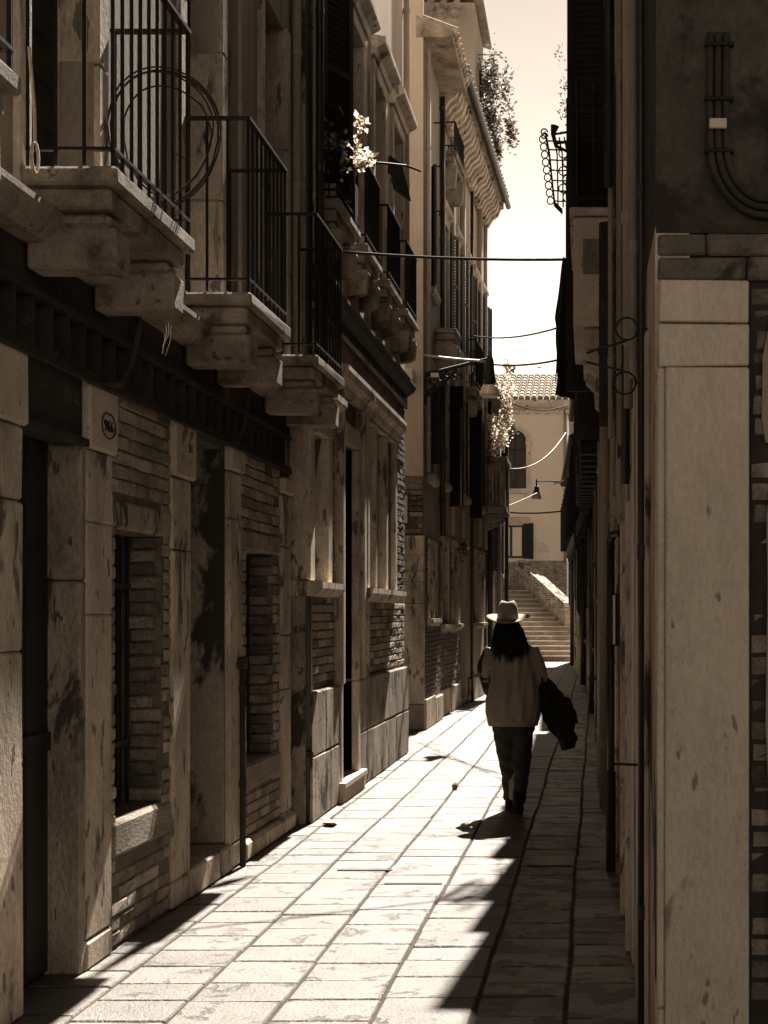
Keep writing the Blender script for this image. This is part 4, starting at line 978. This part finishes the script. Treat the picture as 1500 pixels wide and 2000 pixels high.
# house R2 with an overhanging upper part
P2a, P2b = (.150, 9.3), (.10, 17.6)
FR2 = Frame(P2a, P2b, 'R')
r2 = thing('alley_house', (2.2, 13, 0), 'second house on the right with dark open shutters and a jutting stone balcony', 'house')
h_ = [(1.0, 1.7, 0.1, 2.3), (3.0, 3.6, 1.0, 2.2), (4.6, 5.3, .1, 2.3), (6.3, 6.9, 1.0, 2.2), (2.9, 3.6, 4.2, 6.0), (5.2, 5.9, 4.2, 6.0)]
wall(FR2, 0, FR2.len, 0, 7.2, h_, .25, 'plaster_r', r2, core=4)
for a, b, z0, z1 in h_:
    if z0 < .5:
        MB().box(FR2, a, b, -.2, -.15, z0, z1).build('door', 'wood', r2)
        for uu in (a - .12, b): MB().cbox(FR2, uu, uu + .12, -.1, .04, 0, z1, c=.01).build('door_jamb', 'stone2', r2)
        MB().cbox(FR2, a - .12, b + .12, -.1, .045, z1, z1 + .14, c=.01).build('door_lintel', 'stone2', r2)
    else: window(FR2, a, b, z0, z1, r2, depth=.12, fr=.1, proj=.04, m='stone2', pane='black', bars=3 if z0 < 2 else 0)
# jutting stone balcony seen end-on: parapet, corbels, little arch
jb = MB().cbox(FR2, .72, 2.3, .0, .31, 3.62, 4.38, c=.012, j=.003).build('stone_balcony', 'capstone', r2)
MB().cbox(FR2, .69, 2.33, .0, .335, 4.385, 4.44, c=.01).build('parapet_cap', 'stone', jb)
MB().cbox(FR2, .70, .715, .0, .24, 3.98, 4.22, c=.003).build('panel', 'stone2', jb)
MB().prof(FR2, .80, 1.02, [(.0, 3.46), (.20, 3.46), (.22, 3.36), (.16, 3.30), (.15, 3.18), (.06, 3.10), (.0, 3.08)]).build('corbel', 'stone', jb)
MB().prof(FR2, 1.5, 1.72, [(.0, 3.46), (.20, 3.46), (.22, 3.36), (.16, 3.30), (.15, 3.18), (.06, 3.10), (.0, 3.08)]).build('corbel', 'stone', jb)
MB().cbox(FR2, .76, 2.26, .0, .24, 3.47, 3.615, c=.02).build('moulding', 'stone', jb)
FJ2 = Frame((.05, 10.02), (.15, 10.02))
MB().tube([FR2.p(.70, .02 + .10 * math.cos(a) + .02, 3.70 + .10 * math.sin(a)) for a in [math.pi * i / 8 for i in range(9)]], .016, 6).build('arch_trim', 'capstone', jb)
railing(FR2, .72, 2.3, .02, .30, 4.44, .9, jb, step=.14, r=.010)
# shutters standing open, dark against the sky
for (u, z0, z1, wd) in ((2.0, 4.5, 6.6, .34), (2.9, 3.5, 6.0, .36), (3.7, 4.2, 6.0, .36), (5.1, 4.2, 6.0, .40), (6.0, 4.2, 6.0, .40)):
    shutter(FR2, u, .03, z0, z1, wd, 84, r2)
# jetty further along
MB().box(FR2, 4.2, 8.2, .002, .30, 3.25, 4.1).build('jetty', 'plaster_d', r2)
for k in range(7): MB().cbox(FR2, 4.3 + k * .55, 4.42 + k * .55, .0, .28, 3.12, 3.248, c=.01).build('joist', 'wood', r2)
MB().prof(FR2, 0, FR2.len, [(-.1, 7.2), (.13, 7.2), (.15, 7.28), (-.1, 7.45)]).build('eaves', 'soot', r2)
for (u, r_, z0, z1, m_) in ((.25, .035, 4.45, 7.1, 'pipe_d'), (.45, .02, 2.8, 7.1, 'pipe_l'), (.6, .05, 2.9, 4.3, 'cable'), (2.6, .04, .0, 7.1, 'plaster'), (4.0, .045, .0, 3.2, 'pipe_l'), (5.9, .05, .4, 3.1, 'pipe_d'), (7.6, .05, .1, 3.1, 'plaster')):
    downpipe(FR2, u, .03 + r_, z0, z1, r2, r=r_, m=m_, collars=1.2)
for k in range(9):
    MB().cbox(FR2, .2 + .9 * k, .42 + .9 * k, .0, .03, 0, 2.2 + .12 * (k % 3), c=.01, j=.004).build('pilaster_strip', 'stone', r2)
# tangled cables along the upper right wall
ct = MB(); rr = random.Random(5)
for k in range(9):
    u = 2.2 + rr.uniform(-.6, 1.6); x = .015 + rr.uniform(0, .025); pts = []
    z = 2.2 + rr.uniform(0, .6)
    while z < 4.6: pts.append(FRa.p(u + rr.uniform(-.06, .06), x + rr.uniform(-.015, .03), z)); z += rr.uniform(.12, .25)
    ct.tube(pts, rr.uniform(.006, .013), 6)
tag(ct.build('wall_cables', 'cable', smooth=True), 'tangle of old cables running down the upper right wall beside the pale duct', 'cable')
# two iron rings on arms
for (z, py, lab) in ((0, 642, 'upper round iron hoop on an arm beside the right wall'), (0, 748, 'lower round iron hoop on an arm beside the right wall')):
    Yh = 5.55; cx, cz = PX(1224 if py < 700 else 1220, Yh), PZ(py, Yh)
    t = thing('iron_hoop', (.17, Yh, cz), lab, 'hoop', 'iron hoops on the right wall')
    MB().tube([Vector((cx + .043 * math.cos(a), Yh + .01 * math.sin(a), cz + .045 * math.sin(a))) for a in [i * math.pi / 14 for i in range(29)]], .004, 6, cap=False).build('ring', 'iron', t)
    MB().tube([Vector((cx, Yh, cz - (.045 if py < 700 else -.045))), Vector((PX(1145, Yh), Yh + .02, cz + (-.09 if py < 700 else .085)))], .005, 5).build('arm', 'iron', t)
    MB().tube([Vector((cx + .04, Yh, cz)), Vector((.20, Yh, cz))], .005, 5).build('stay', 'iron', t)
# bulging wire basket railing out over the alley
t = thing('basket_railing', (.10, 13.0, 5.2), 'bulging wrought iron basket railing jutting from the right against the sky', 'railing')
Yb = 13.0
def Bp(px, py, dy=0): return Vector((PX(px, Yb), Yb + dy, PZ(py, Yb)))
prof_ = [(1098, 410), (1083, 395), (1078, 350), (1073, 300), (1066, 262)]
for k in range(3):
    dy_ = k * .06
    MB().tube([Bp(px + 6 * 0, py, dy_) for px, py in prof_] , .009, 6).build('rib', 'iron', t)
    if k % 2 == 0: MB().tube(scroll(Bp(1062, 258).x, Bp(1062, 258).z, .035, 1.2, Yb + dy_), .007, 5).build('scroll', 'iron', t)
for j, (px, py) in enumerate([(1082, 392), (1080, 372), (1078, 352), (1076, 332), (1073, 312), (1071, 292), (1069, 275)]):
    MB().tube([Bp(1118, py, 0), Bp(1095, py + 1, 0), Bp(px, py, 0), Bp(px, py, .14)], .008, 6).build('hoop_rail', 'iron', t)
for px in (1090, 1100, 1110): MB().tube([Bp(px, 405), Bp(px - 1, 340), Bp(px - 2, 300), Bp(px - 8, 268)], .007, 6).build('bar', 'iron', t)
for i in range(9):
    q = Bp(1060 + i * 1.9, 272 + i * 15); MB().tube([q + Vector((.030 * math.cos(a), 0, .034 * math.sin(a))) for a in [k * math.pi / 6 for k in range(13)]], .006, 5, cap=False).build('ring', 'iron', t)
for i in range(6):
    q = Bp(1100 + (i % 2) * 8, 300 + i * 17); MB().tube([q + Vector((.040 * math.cos(a), 0, .040 * math.sin(a))) for a in [k * math.pi / 6 for k in range(13)]], .006, 5, cap=False).build('ring', 'iron', t)
MB().tube([Bp(1084, 246), Bp(1080, 262), Bp(1086, 285), Bp(1100, 292), Bp(1118, 300)], [.04, .02, .018, .015, .015], 8).build('finial', 'iron', t)
MB().tube([Bp(1082, 262), Bp(1120, 256)], .012, 6).tube([Bp(1086, 280), Bp(1120, 276)], .012, 6).build('top_rail', 'iron', t)
tp = leaves((PX(1104, 13), 13.2, PZ(180, 13)), (.09, .1, .28), 150, .035, 31, m='leaf', name='balcony_plant'); tag(tp, 'sparse dark plant sprays sticking out above the basket railing', 'plant')
# hanging cloth
cl = MB(); nrow, ncol = 16, 8; Yc = 16.0; vs = []
edge = [(1100, 500), (1096, 520), (1092, 560), (1086, 600), (1082, 612), (1086, 640), (1084, 660), (1087, 690), (1086, 720), (1090, 745), (1084, 765)]
def el(py):
    for (a, b), (c_, d_) in zip(edge[:-1], edge[1:]):
        if b <= py <= d_: return a + (c_ - a) * (py - b) / (d_ - b)
    return edge[-1][0]
for i in range(nrow + 1):
    py = 500 + (772 - 500) * i / nrow; xl = el(min(py, 765))
    for j in range(ncol + 1):
        px = xl + (1122 - xl) * j / ncol; vs.append(Vector((PX(px, Yc), Yc + .05 * math.sin(j * 1.7 + i * .2) + .3 * j / ncol, PZ(py, Yc))))
nv = len(vs); fs = []
for i in range(nrow):
    for j in range(ncol): a = i * (ncol + 1) + j; fs.append((a, a + 1, a + ncol + 2, a + ncol + 1))
vs2 = vs + [v + Vector((0, .012, 0)) for v in vs]; fs2 = fs + [tuple(nv + q for q in f[::-1]) for f in fs]
cl.add(vs2, fs2); o = cl.build('hanging_cloth', 'cloth_k', recalc=False, smooth=True)
tag(o, 'dark cloth hanging against the sky from the right wall', 'cloth')

# houses R3, R4: the wall bends left
segs = [((.10, 17.6), (-.02, 25.0), 6.9), ((-.02, 25.0), (-.34, 35.0), 6.3), ((-.34, 35.0), (-.88, 48.3), 5.9)]
names = ['third house on the right, dark with overhanging eaves and copper pipes', 'fourth house on the right where the wall starts to bend left', 'last house on the right beside the bridge steps']
for si, (a, b, H) in enumerate(segs):
    F = Frame(a, b, 'R'); L_ = F.len
    t = thing('alley_house', (2.5, (a[1] + b[1]) / 2, 0), names[si], 'house')
    hs = []
    n = int(L_ / 1.7)
    for k in range(n):
        u = .5 + k * 1.7
        hs.append((u, u + .7, .1, 2.2) if k % 2 else (u, u + .6, 1.1, 2.3)); hs.append((u, u + .65, 3.6, 5.0))
    wall(F, 0, L_, 0, H, hs, .25, 'plaster_r' if si != 1 else 'plaster', t, core=4)
    for q, (u0, u1, z0, z1) in enumerate(hs):
        if z0 < .5:
            MB().box(F, u0, u1, -.2, -.15, z0, z1).build('door', 'wood', t)
            for uu in (u0 - .12, u1): MB().cbox(F, uu, uu + .12, -.1, .04, 0, z1, c=.01).build('door_jamb', 'stone2', t)
        else:
            window(F, u0, u1, z0, z1, t, depth=.12, fr=.1, proj=.04, m='stone2', pane='black')
            if z0 > 3: shutter(F, u0 - .1, .05, z0, z1, .33, 75, t)
    for k in range(int(L_ / 1.1)):
        MB().cbox(F, .1 + 1.1 * k, .3 + 1.1 * k, .0, .035, 0, 2.1 + .15 * (k % 4), c=.01).build('pilaster_strip', 'stone', t)
    MB().prof(F, 0, L_, [(-.1, H), (.32, H), (.34, H + .08), (-.1, H + .25)]).build('eaves', 'wood', t)
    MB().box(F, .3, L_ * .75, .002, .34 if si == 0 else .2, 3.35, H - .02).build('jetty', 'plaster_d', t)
    for k in range(int(L_ * .7 / .5)): MB().cbox(F, .35 + k * .5, .47 + k * .5, .0, .30 if si == 0 else .18, 3.2, 3.348, c=.01).build('joist', 'wood', t)
    for k in range(4):
        u = .7 + L_ * k / 4.2; r_ = (.05, .04, .055, .045)[k]
        downpipe(F, u, .04 + r_, (1.7, 2.0, .1, 1.9)[k], 3.3, t, r=r_, m=('pipe_d', 'pipe_d', 'pipe_d', 'cable')[k], collars=1.1, elbow=(.0, -.05) if k != 2 else None)
    if si == 0:
        wp = downpipe(F, 5.6, .10, .0, 3.0, t, r=.05, m='pipe_l', collars=1.45)
        q = F.p(5.6, .10, 0); FT = Frame((q.x - .05, q.y - .052), (q.x + .05, q.y - .052))
        for ch, z, s in (('3', 2.02, .11), ('2', 1.92, .11), ('V', 1.80, .11), ('O', 1.52, .12), ('I', 1.44, .09), ('S', 1.34, .10), ('E', 1.26, .10), ('U', 1.19, .10), ('N', 1.12, .10), ('K', 1.04, .12), ('2', .95, .12)):
            text(ch, FT, .05, .0, z, s, 'paint_k', t, 'pipe_lettering', sx=.8)

# small litter on the paving
pp = MB()
rr = random.Random(3); c = Vector((PX(645, 10.9), 10.9, .03))
vs = [c + Vector((rr.gauss(0, .028), rr.gauss(0, .05), abs(rr.gauss(0, .022)))) for _ in range(26)]
b = bmesh.new(); [b.verts.new(v - c) for v in vs]; bmesh.ops.convex_hull(b, input=b.verts); me = bpy.data.meshes.new('paper'); b.to_mesh(me); b.free(); me.materials.append(M['cloth_w'])
o = bpy.data.objects.new('crumpled_paper', me); COL.objects.link(o); o.location = c - Vector((0, 0, .028)); tag(o, 'crumpled white paper on the paving near the left wall', 'litter')
o = MB().tube([(PX(888, 13.1), 13.1, .0), (PX(888, 13.1), 13.12, .03), (PX(889, 13.1), 13.14, .05), (PX(889, 13.1), 13.15, .06)], [.02, .03, .022, .004], 8).build('small_debris', 'soot'); tag(o, 'small dark lump lying on the sunlit paving', 'litter')

# ================================================================== the walking woman
PYd = 11.70; CX = PX(1003, PYd)
def W(px, py, dy=0.0): return Vector((PX(px, PYd), PYd + dy, PZ(py, PYd)))
def ring(c, rx, ry, n=20, tilt=0.0, pw=2.0):
    out = []
    for i in range(n):
        a = 2 * math.pi * i / n; ca, sa = math.cos(a), math.sin(a)
        out.append(Vector((c.x + rx * math.copysign(abs(ca) ** (2 / pw), ca), c.y + ry * math.copysign(abs(sa) ** (2 / pw), sa), c.z + tilt * ca * rx)))
    return out
M['skin'] = mat('skin', .30, .24, scale=4, bump=.05, rough=.55, fine=.05)
M['sweater'] = mat('knit_sweater', .34, .23, scale=3, bump=.5, bscale=160, rough=.95, fine=.22)
M['trousers'] = mat('dark_trousers', .045, .018, scale=6, bump=.3, bscale=40, rough=.75)
M['hair'] = mat('black_hair', .010, .005, scale=20, bump=.2, rough=.7, spec=.12, zs=.1)
M['hat'] = mat('felt_hat', .30, .23, scale=5, bump=.15, bscale=120, rough=.9, fine=.1)
M['coat'] = mat('black_coat', .012, .006, scale=4, bump=.3, bscale=50, rough=.85)
M['print'] = mat('patterned_cloth', .03, .015, scale=5, bump=.2, bscale=60, rough=.9, patch=.22, pscale=28, pth=.56, psoft=.03)
wm = thing('person', (CX, PYd, 0), 'woman seen from behind in wide hat and loose sweater, walking away', 'person')
sh = W(1003, 1262).z
bd = MB()
bd.rings([ring(W(1003, 1430), .16, .11), ring(W(1003, 1400), .17, .12), ring(W(1001, 1350), .14, .10), ring(W(1001, 1300), .15, .10), ring(W(999, 1268), .17, .09), ring(W(995, 1252), .10, .07), ring(W(993, 1240), .052, .055), ring(W(993, 1226), .05, .055)])
bd.rings([ring(W(993, 1234), .045, .05), ring(W(993, 1226), .07, .085), ring(W(992, 1210), .078, .10), ring(W(992, 1196), .074, .095), ring(W(992, 1184), .045, .06), ring(W(992, 1181), .01, .01)])
# face on the far side: nose, brow, chin; ears
bd.tube([W(992, 1212, .09), W(992, 1216, .125)], [.012, .016], 8); bd.tube([W(992, 1224, .07), W(992, 1229, .09)], .025, 8)
bd.tube([W(972.5, 1208, 0), W(971.5, 1216, 0)], .014, 8); bd.tube([W(1011.5, 1208, 0), W(1012.5, 1216, 0)], .014, 8)
def limb(pts, rs, n=14): return bd.tube([W(*p) for p in pts], rs, n)
limb([(988, 1415, 0), (990, 1480, .03), (995, 1500, .05), (1001, 1545, -.01), (1003, 1562, -.02)], [.085, .066, .055, .04, .035])      # left leg
limb([(1020, 1415, 0), (1019, 1480, -.02), (1018, 1500, -.03), (1014, 1550, -.08), (1012, 1566, -.10)], [.085, .066, .055, .042, .035])   # right leg
limb([(960, 1266, 0), (951, 1300, -.01), (948, 1318, .02), (943, 1312, .12), (940, 1308, .17)], [.05, .042, .036, .03, .024])                    # left arm, forearm forward
limb([(1041, 1266, 0), (1052, 1300, -.02), (1058, 1322, .0), (1066, 1330, .08), (1072, 1333, .12)], [.05, .042, .036, .03, .024])              # right arm
body = bd.build('body', 'skin', wm); solid(body, .012, 3)
# eyes and mouth
for px in (985, 999): MB().tube([W(px, 1208, .083), W(px, 1208, .092)], .011, 8).build('eye', 'capstone', body)
MB().tube([W(987, 1221, .086), W(992, 1221.5, .094), W(997, 1221, .086)], .005, 6).build('mouth', 'skin', body)
# hands: palm and five bent fingers each
def hand(side, wpt, fdir, palm_n, nm):
    w0 = W(*wpt); f = Vector(fdir).normalized(); nrm = Vector(palm_n).normalized(); s = f.cross(nrm).normalized()
    hb = MB(); pc = w0 + f * .045
    hb.rings([[w0 + s * .022 * math.cos(a) + nrm * .016 * math.sin(a) for a in [2 * math.pi * i / 12 for i in range(12)]],
              [pc + s * .038 * math.cos(a) + nrm * .014 * math.sin(a) for a in [2 * math.pi * i / 12 for i in range(12)]],
              [w0 + f * .085 + s * .038 * math.cos(a) + nrm * .011 * math.sin(a) for a in [2 * math.pi * i / 12 for i in range(12)]]])
    for k, L_ in enumerate((.068, .076, .070, .055)):
        b0 = w0 + f * .078 + s * (-.028 + .0187 * k); d1 = (f * .9 - nrm * .35).normalized(); d2 = (f * .35 - nrm * .95).normalized(); d3 = (-f * .4 - nrm * .9).normalized()
        p1 = b0 + d1 * L_ * .45; p2 = p1 + d2 * L_ * .32; p3 = p2 + d3 * L_ * .26
        hb.tube([b0, p1, p2, p3], [.0095, .009, .008, .006], 8)
    b0 = w0 + f * .02 - s * .02; hb.tube([b0, b0 + (f * .5 - s * .8).normalized() * .035, b0 + (f * .8 - s * .5 - nrm * .5).normalized() * .066], [.012, .010, .007], 8)
    o = hb.build(nm, 'skin', wm); solid(o, .0045, 1)
hand(0, (940, 1308, .16), (-.1, .5, -.85), (-.9, .2, .2), 'hand')
hand(1, (1072, 1333, .12), (.25, .7, -.5), (.3, -.2, .9), 'hand')
# sweater: loose body and sleeves fused
sw = MB()
sw.rings([ring(W(1002, 1411), .205, .150, 24, pw=2.3), ring(W(1002, 1404), .215, .158, 24, pw=2.3), ring(W(1001, 1392), .224, .165, 24, pw=2.3), ring(W(1002, 1365), .226, .165, 24, pw=2.3), ring(W(1004, 1335), .196, .150, 24, pw=2.3), ring(W(1004, 1305), .178, .140, 24, pw=2.3), ring(W(1001, 1280), .182, .130, 24), ring(W(999, 1265), .168, .110, 24), ring(W(996, 1253), .130, .09, 24), ring(W(994, 1246), .075, .07, 24)])
sw.tube([W(972, 1270), W(961, 1281), W(956, 1294, -.01), W(955, 1305, .0)], [.055, .060, .062, .055], 14)
sw.tube([W(1028, 1270), W(1042, 1284), W(1051, 1305, -.02), W(1057, 1326, .0), (W(1062, 1330, .06))], [.055, .062, .064, .058, .045], 14)
so = sw.build('sweater', 'sweater', wm); solid(so, .014, 4)
for v in so.data.vertices:      # soft folds
    a = math.atan2(v.co.y, v.co.x); lowf = max(0, 1 - v.co.z / .62)
    f = math.sin(9 * a + v.co.z * 5) * .6 + math.sin(15 * a - v.co.z * 11 + 2) * .4 + .5 * math.sin(v.co.z * 26 + a * 3) * (1 - lowf)
    v.co.x += .009 * f * math.cos(a); v.co.y += .013 * f * math.sin(a)
MB().rings([ring(W(1002, 1417), .202, .150, 24, pw=2.3), ring(W(1002, 1407), .214, .158, 24, pw=2.3), ring(W(1002, 1406.9), .19, .14, 24, pw=2.3), ring(W(1002, 1416.9), .18, .13, 24, pw=2.3)], cap=False).build('hem', 'sweater', so)
# shirt hanging below left cuff
tr = MB()
tr.rings([ring(W(986, 1395), .095, .12), ring(W(986, 1440, .0), .092, .105), ring(W(990, 1480, .02), .078, .085), ring(W(992, 1510, .04), .060, .070), ring(W(994, 1540, .03), .055, .062), ring(W(996, 1564, .02), .054, .060)])
tr.rings([ring(W(1019, 1395), .095, .12), ring(W(1020, 1440, .0), .090, .105), ring(W(1020, 1480, -.02), .078, .085), ring(W(1020, 1510, -.05), .062, .072), ring(W(1017, 1540, -.08), .057, .064), ring(W(1014, 1568, -.10), .055, .062)])
tr.rings([ring(W(1002, 1395), .18, .125), ring(W(1003, 1425), .18, .12), ring(W(1003, 1440), .12, .09)])
to = tr.build('trousers', 'trousers', wm); solid(to, .013, 4)
for v in to.data.vertices:
    f = math.sin(v.co.z * 55 + v.co.x * 40) * (1.3 - v.co.z) + .5 * math.sin(v.co.z * 95 - v.co.x * 70)
    v.co.y += .0035 * f; v.co.x += .002 * f
for (px, dy_, lift) in ((996, .05, .0), (1014, -.11, .0)):
    c = W(px, 1560, dy_); sb_ = MB()
    sb_.rings([ring(Vector((c.x, c.y - .03, .0)), .040, .055, 14), ring(Vector((c.x, c.y - .03, .03)), .042, .058, 14), ring(Vector((c.x, c.y - .02, .10)), .044, .052, 14), ring(Vector((c.x, c.y, .17)), .046, .05, 14)])
    sb_.rings([ring(Vector((c.x, c.y + .06, .0)), .042, .12, 16), ring(Vector((c.x, c.y + .06, .035)), .044, .12, 16), ring(Vector((c.x, c.y + .04, .065)), .036, .08, 16)])
    bo = sb_.build('boot', 'coat', wm); solid(bo, .010, 2)
# hair: a dark mass with loose strands
hb = MB()
hb.rings([ring(W(991, 1212, -.01), .080, .10, 20), ring(W(993, 1224, -.02), .103, .115, 20), ring(W(997, 1242, -.04), .128, .105, 20), ring(W(999, 1256, -.07), .138, .09, 20), ring(W(999, 1268, -.095), .105, .055, 20), ring(W(999, 1278, -.11), .06, .035, 20)])
hr = hb.build('hair', 'hair', wm); solid(hr, .012, 3)
hs = MB(); rr = random.Random(12)
for k in range(620):
    a = rr.uniform(-math.pi * 1.05, math.pi * .05); s = rr.uniform(-1, 1)
    p0 = W(992, 1213, -.02) + Vector((.080 * math.cos(a), .085 * math.sin(a) , rr.uniform(-.02, .0)))
    endx = s * .150 + rr.gauss(0, .012); L_ = PZ(1284 - abs(s) * 13 + 6 * math.sin(k * 1.3 + s * 17) + rr.gauss(0, 8), PYd)
    p3 = W(999, 1280) + Vector((endx, -.15 + abs(s) * .06 + rr.gauss(0, .012), 0)); p3.z = L_
    p1 = W(993, 1228) + Vector((.115 * math.cos(a) + s * .01, -.03 + .11 * math.sin(a), 0)); p2 = W(997, 1255) + Vector((s * .148 + rr.gauss(0, .01), -.135 + abs(s) * .05, 0))
    pts = []
    for i in range(7):
        t_ = i / 6; pts.append(((1 - t_) ** 3) * p0 + 3 * t_ * (1 - t_) ** 2 * p1 + 3 * t_ * t_ * (1 - t_) * p2 + t_ ** 3 * p3 + Vector((.006 * math.sin(9 * t_ + k), .004 * math.cos(7 * t_ + k), 0)))
    hs.tube(pts, [.003, .0035, .0035, .0032, .003, .0024, .001], 4, cap=False)
hs.build('hair_strand', 'hair', hr, kind='stuff', recalc=False)
# hat: pinched crown, wide brim
ht = MB(); bc = W(993, 1208, -.005); n = 40
def brim(rx, ry, z, curl, y0=0):
    return [Vector((bc.x + rx * math.cos(a), bc.y + ry * math.sin(a) , bc.z + z + curl * abs(math.cos(a)) ** 2 + .020 * (-math.sin(a)) * 0)) for a in [2 * math.pi * i / n for i in range(n)]]
ht.rings([brim(.078, .098, -.006, 0), brim(.13, .14, -.010, .006), brim(.176, .185, -.004, .020), brim(.177, .186, .002, .022), brim(.13, .14, -.004, .008), brim(.085, .105, .004, 0)], cap=False)
bro = ht.build('hat_brim', 'hat', wm, smooth=True)
bro.rotation_euler = (R(11), 0, 0)
cr = []
for z, rx, ry in ((-.008, .088, .108), (.03, .086, .106), (.07, .082, .100), (.105, .076, .094), (.128, .066, .084)):
    cr.append([Vector((bc.x - .005 + rx * math.cos(a), bc.y + ry * math.sin(a), bc.z + z)) for a in [2 * math.pi * i / n for i in range(n)]])
for z, k in ((.133, .75), (.118, .45), (.108, .15)):
    cr.append([Vector((bc.x - .005 + .066 * k * math.cos(a), bc.y + .084 * k * math.sin(a), bc.z + z + (.016 * abs(math.cos(a)) if k > .3 else 0))) for a in [2 * math.pi * i / n for i in range(n)]])
co_ = MB().rings(cr); co_ = co_.build('hat_crown', 'hat', wm, smooth=True)
# coat draped over her right arm
pol_l = [(1046, 1322), (1048, 1345), (1050, 1370), (1056, 1393), (1062, 1410), (1071, 1426), (1080, 1436), (1091, 1446), (1095, 1467)]
pol_r = [(1070, 1322), (1086, 1338), (1100, 1356), (1108, 1375), (1116, 1392), (1124, 1410), (1122, 1425), (1129, 1444), (1122, 1461)]
rs = []
for (a, b), (c_, d_) in zip(pol_l, pol_r):
    c = W((a + c_) / 2, (b + d_) / 2, .02); hw_ = (c_ - a) / 2 / FPX * PYd; sl = (PZ(d_, PYd) - PZ(b, PYd)) / 2
    rr_ = []
    for i in range(24):
        t_ = 2 * math.pi * i / 24
        rr_.append(Vector((c.x + hw_ * math.cos(t_), c.y + (.055 + .018 * math.sin(5 * t_ + b * .05)) * math.sin(t_), c.z + sl * math.cos(t_))))
    rs.append(rr_)
cm = MB().rings(rs)
cm.rings([[W(px, py, .03) + Vector((.05 * math.cos(t_), .03 * math.sin(t_), 0)) for t_ in [2 * math.pi * i / 12 for i in range(12)]] for px, py in ((1100, 1392), (1106, 1420), (1108, 1440), (1110, 1456))])
cm.rings([[W(px, py, -.03) + Vector((w_ * math.cos(t_), .03 * math.sin(t_), 0)) for t_ in [2 * math.pi * i / 12 for i in range(12)]] for px, py, w_ in ((1104, 1360, .03), (1114, 1385, .04), (1118, 1405, .05), (1121, 1413, .035))])
ct_ = cm.build('draped_coat', 'coat'); solid(ct_, .009, 1)
for v in ct_.data.vertices:
    f = math.sin(v.co.x * 62 + v.co.z * 21) + .6 * math.sin(v.co.x * 110 - v.co.z * 34 + 1)
    v.co.y += .014 * f; v.co.x += .004 * math.sin(v.co.z * 70 + v.co.y * 30)
tag(ct_, "black coat hanging over the walking woman's right arm", 'coat')
# patterned bag / scarf under the left hand
pb = MB()
pb.rings([[W(px, py, .06) + Vector((w_ * math.cos(t_), .045 * math.sin(t_), 0)) for t_ in [2 * math.pi * i / 14 for i in range(14)]] for px, py, w_ in ((949, 1262, .012), (946, 1278, .03), (944, 1292, .050), (943, 1306, .055), (946, 1322, .050), (949, 1340, .040), (950, 1352, .03), (951, 1359, .012))])
po = pb.build('patterned_scarf', 'print'); solid(po, .010, 1); tag(po, "dark patterned scarf hanging from the woman's left hand", 'scarf')
print('BRICKS', NB)
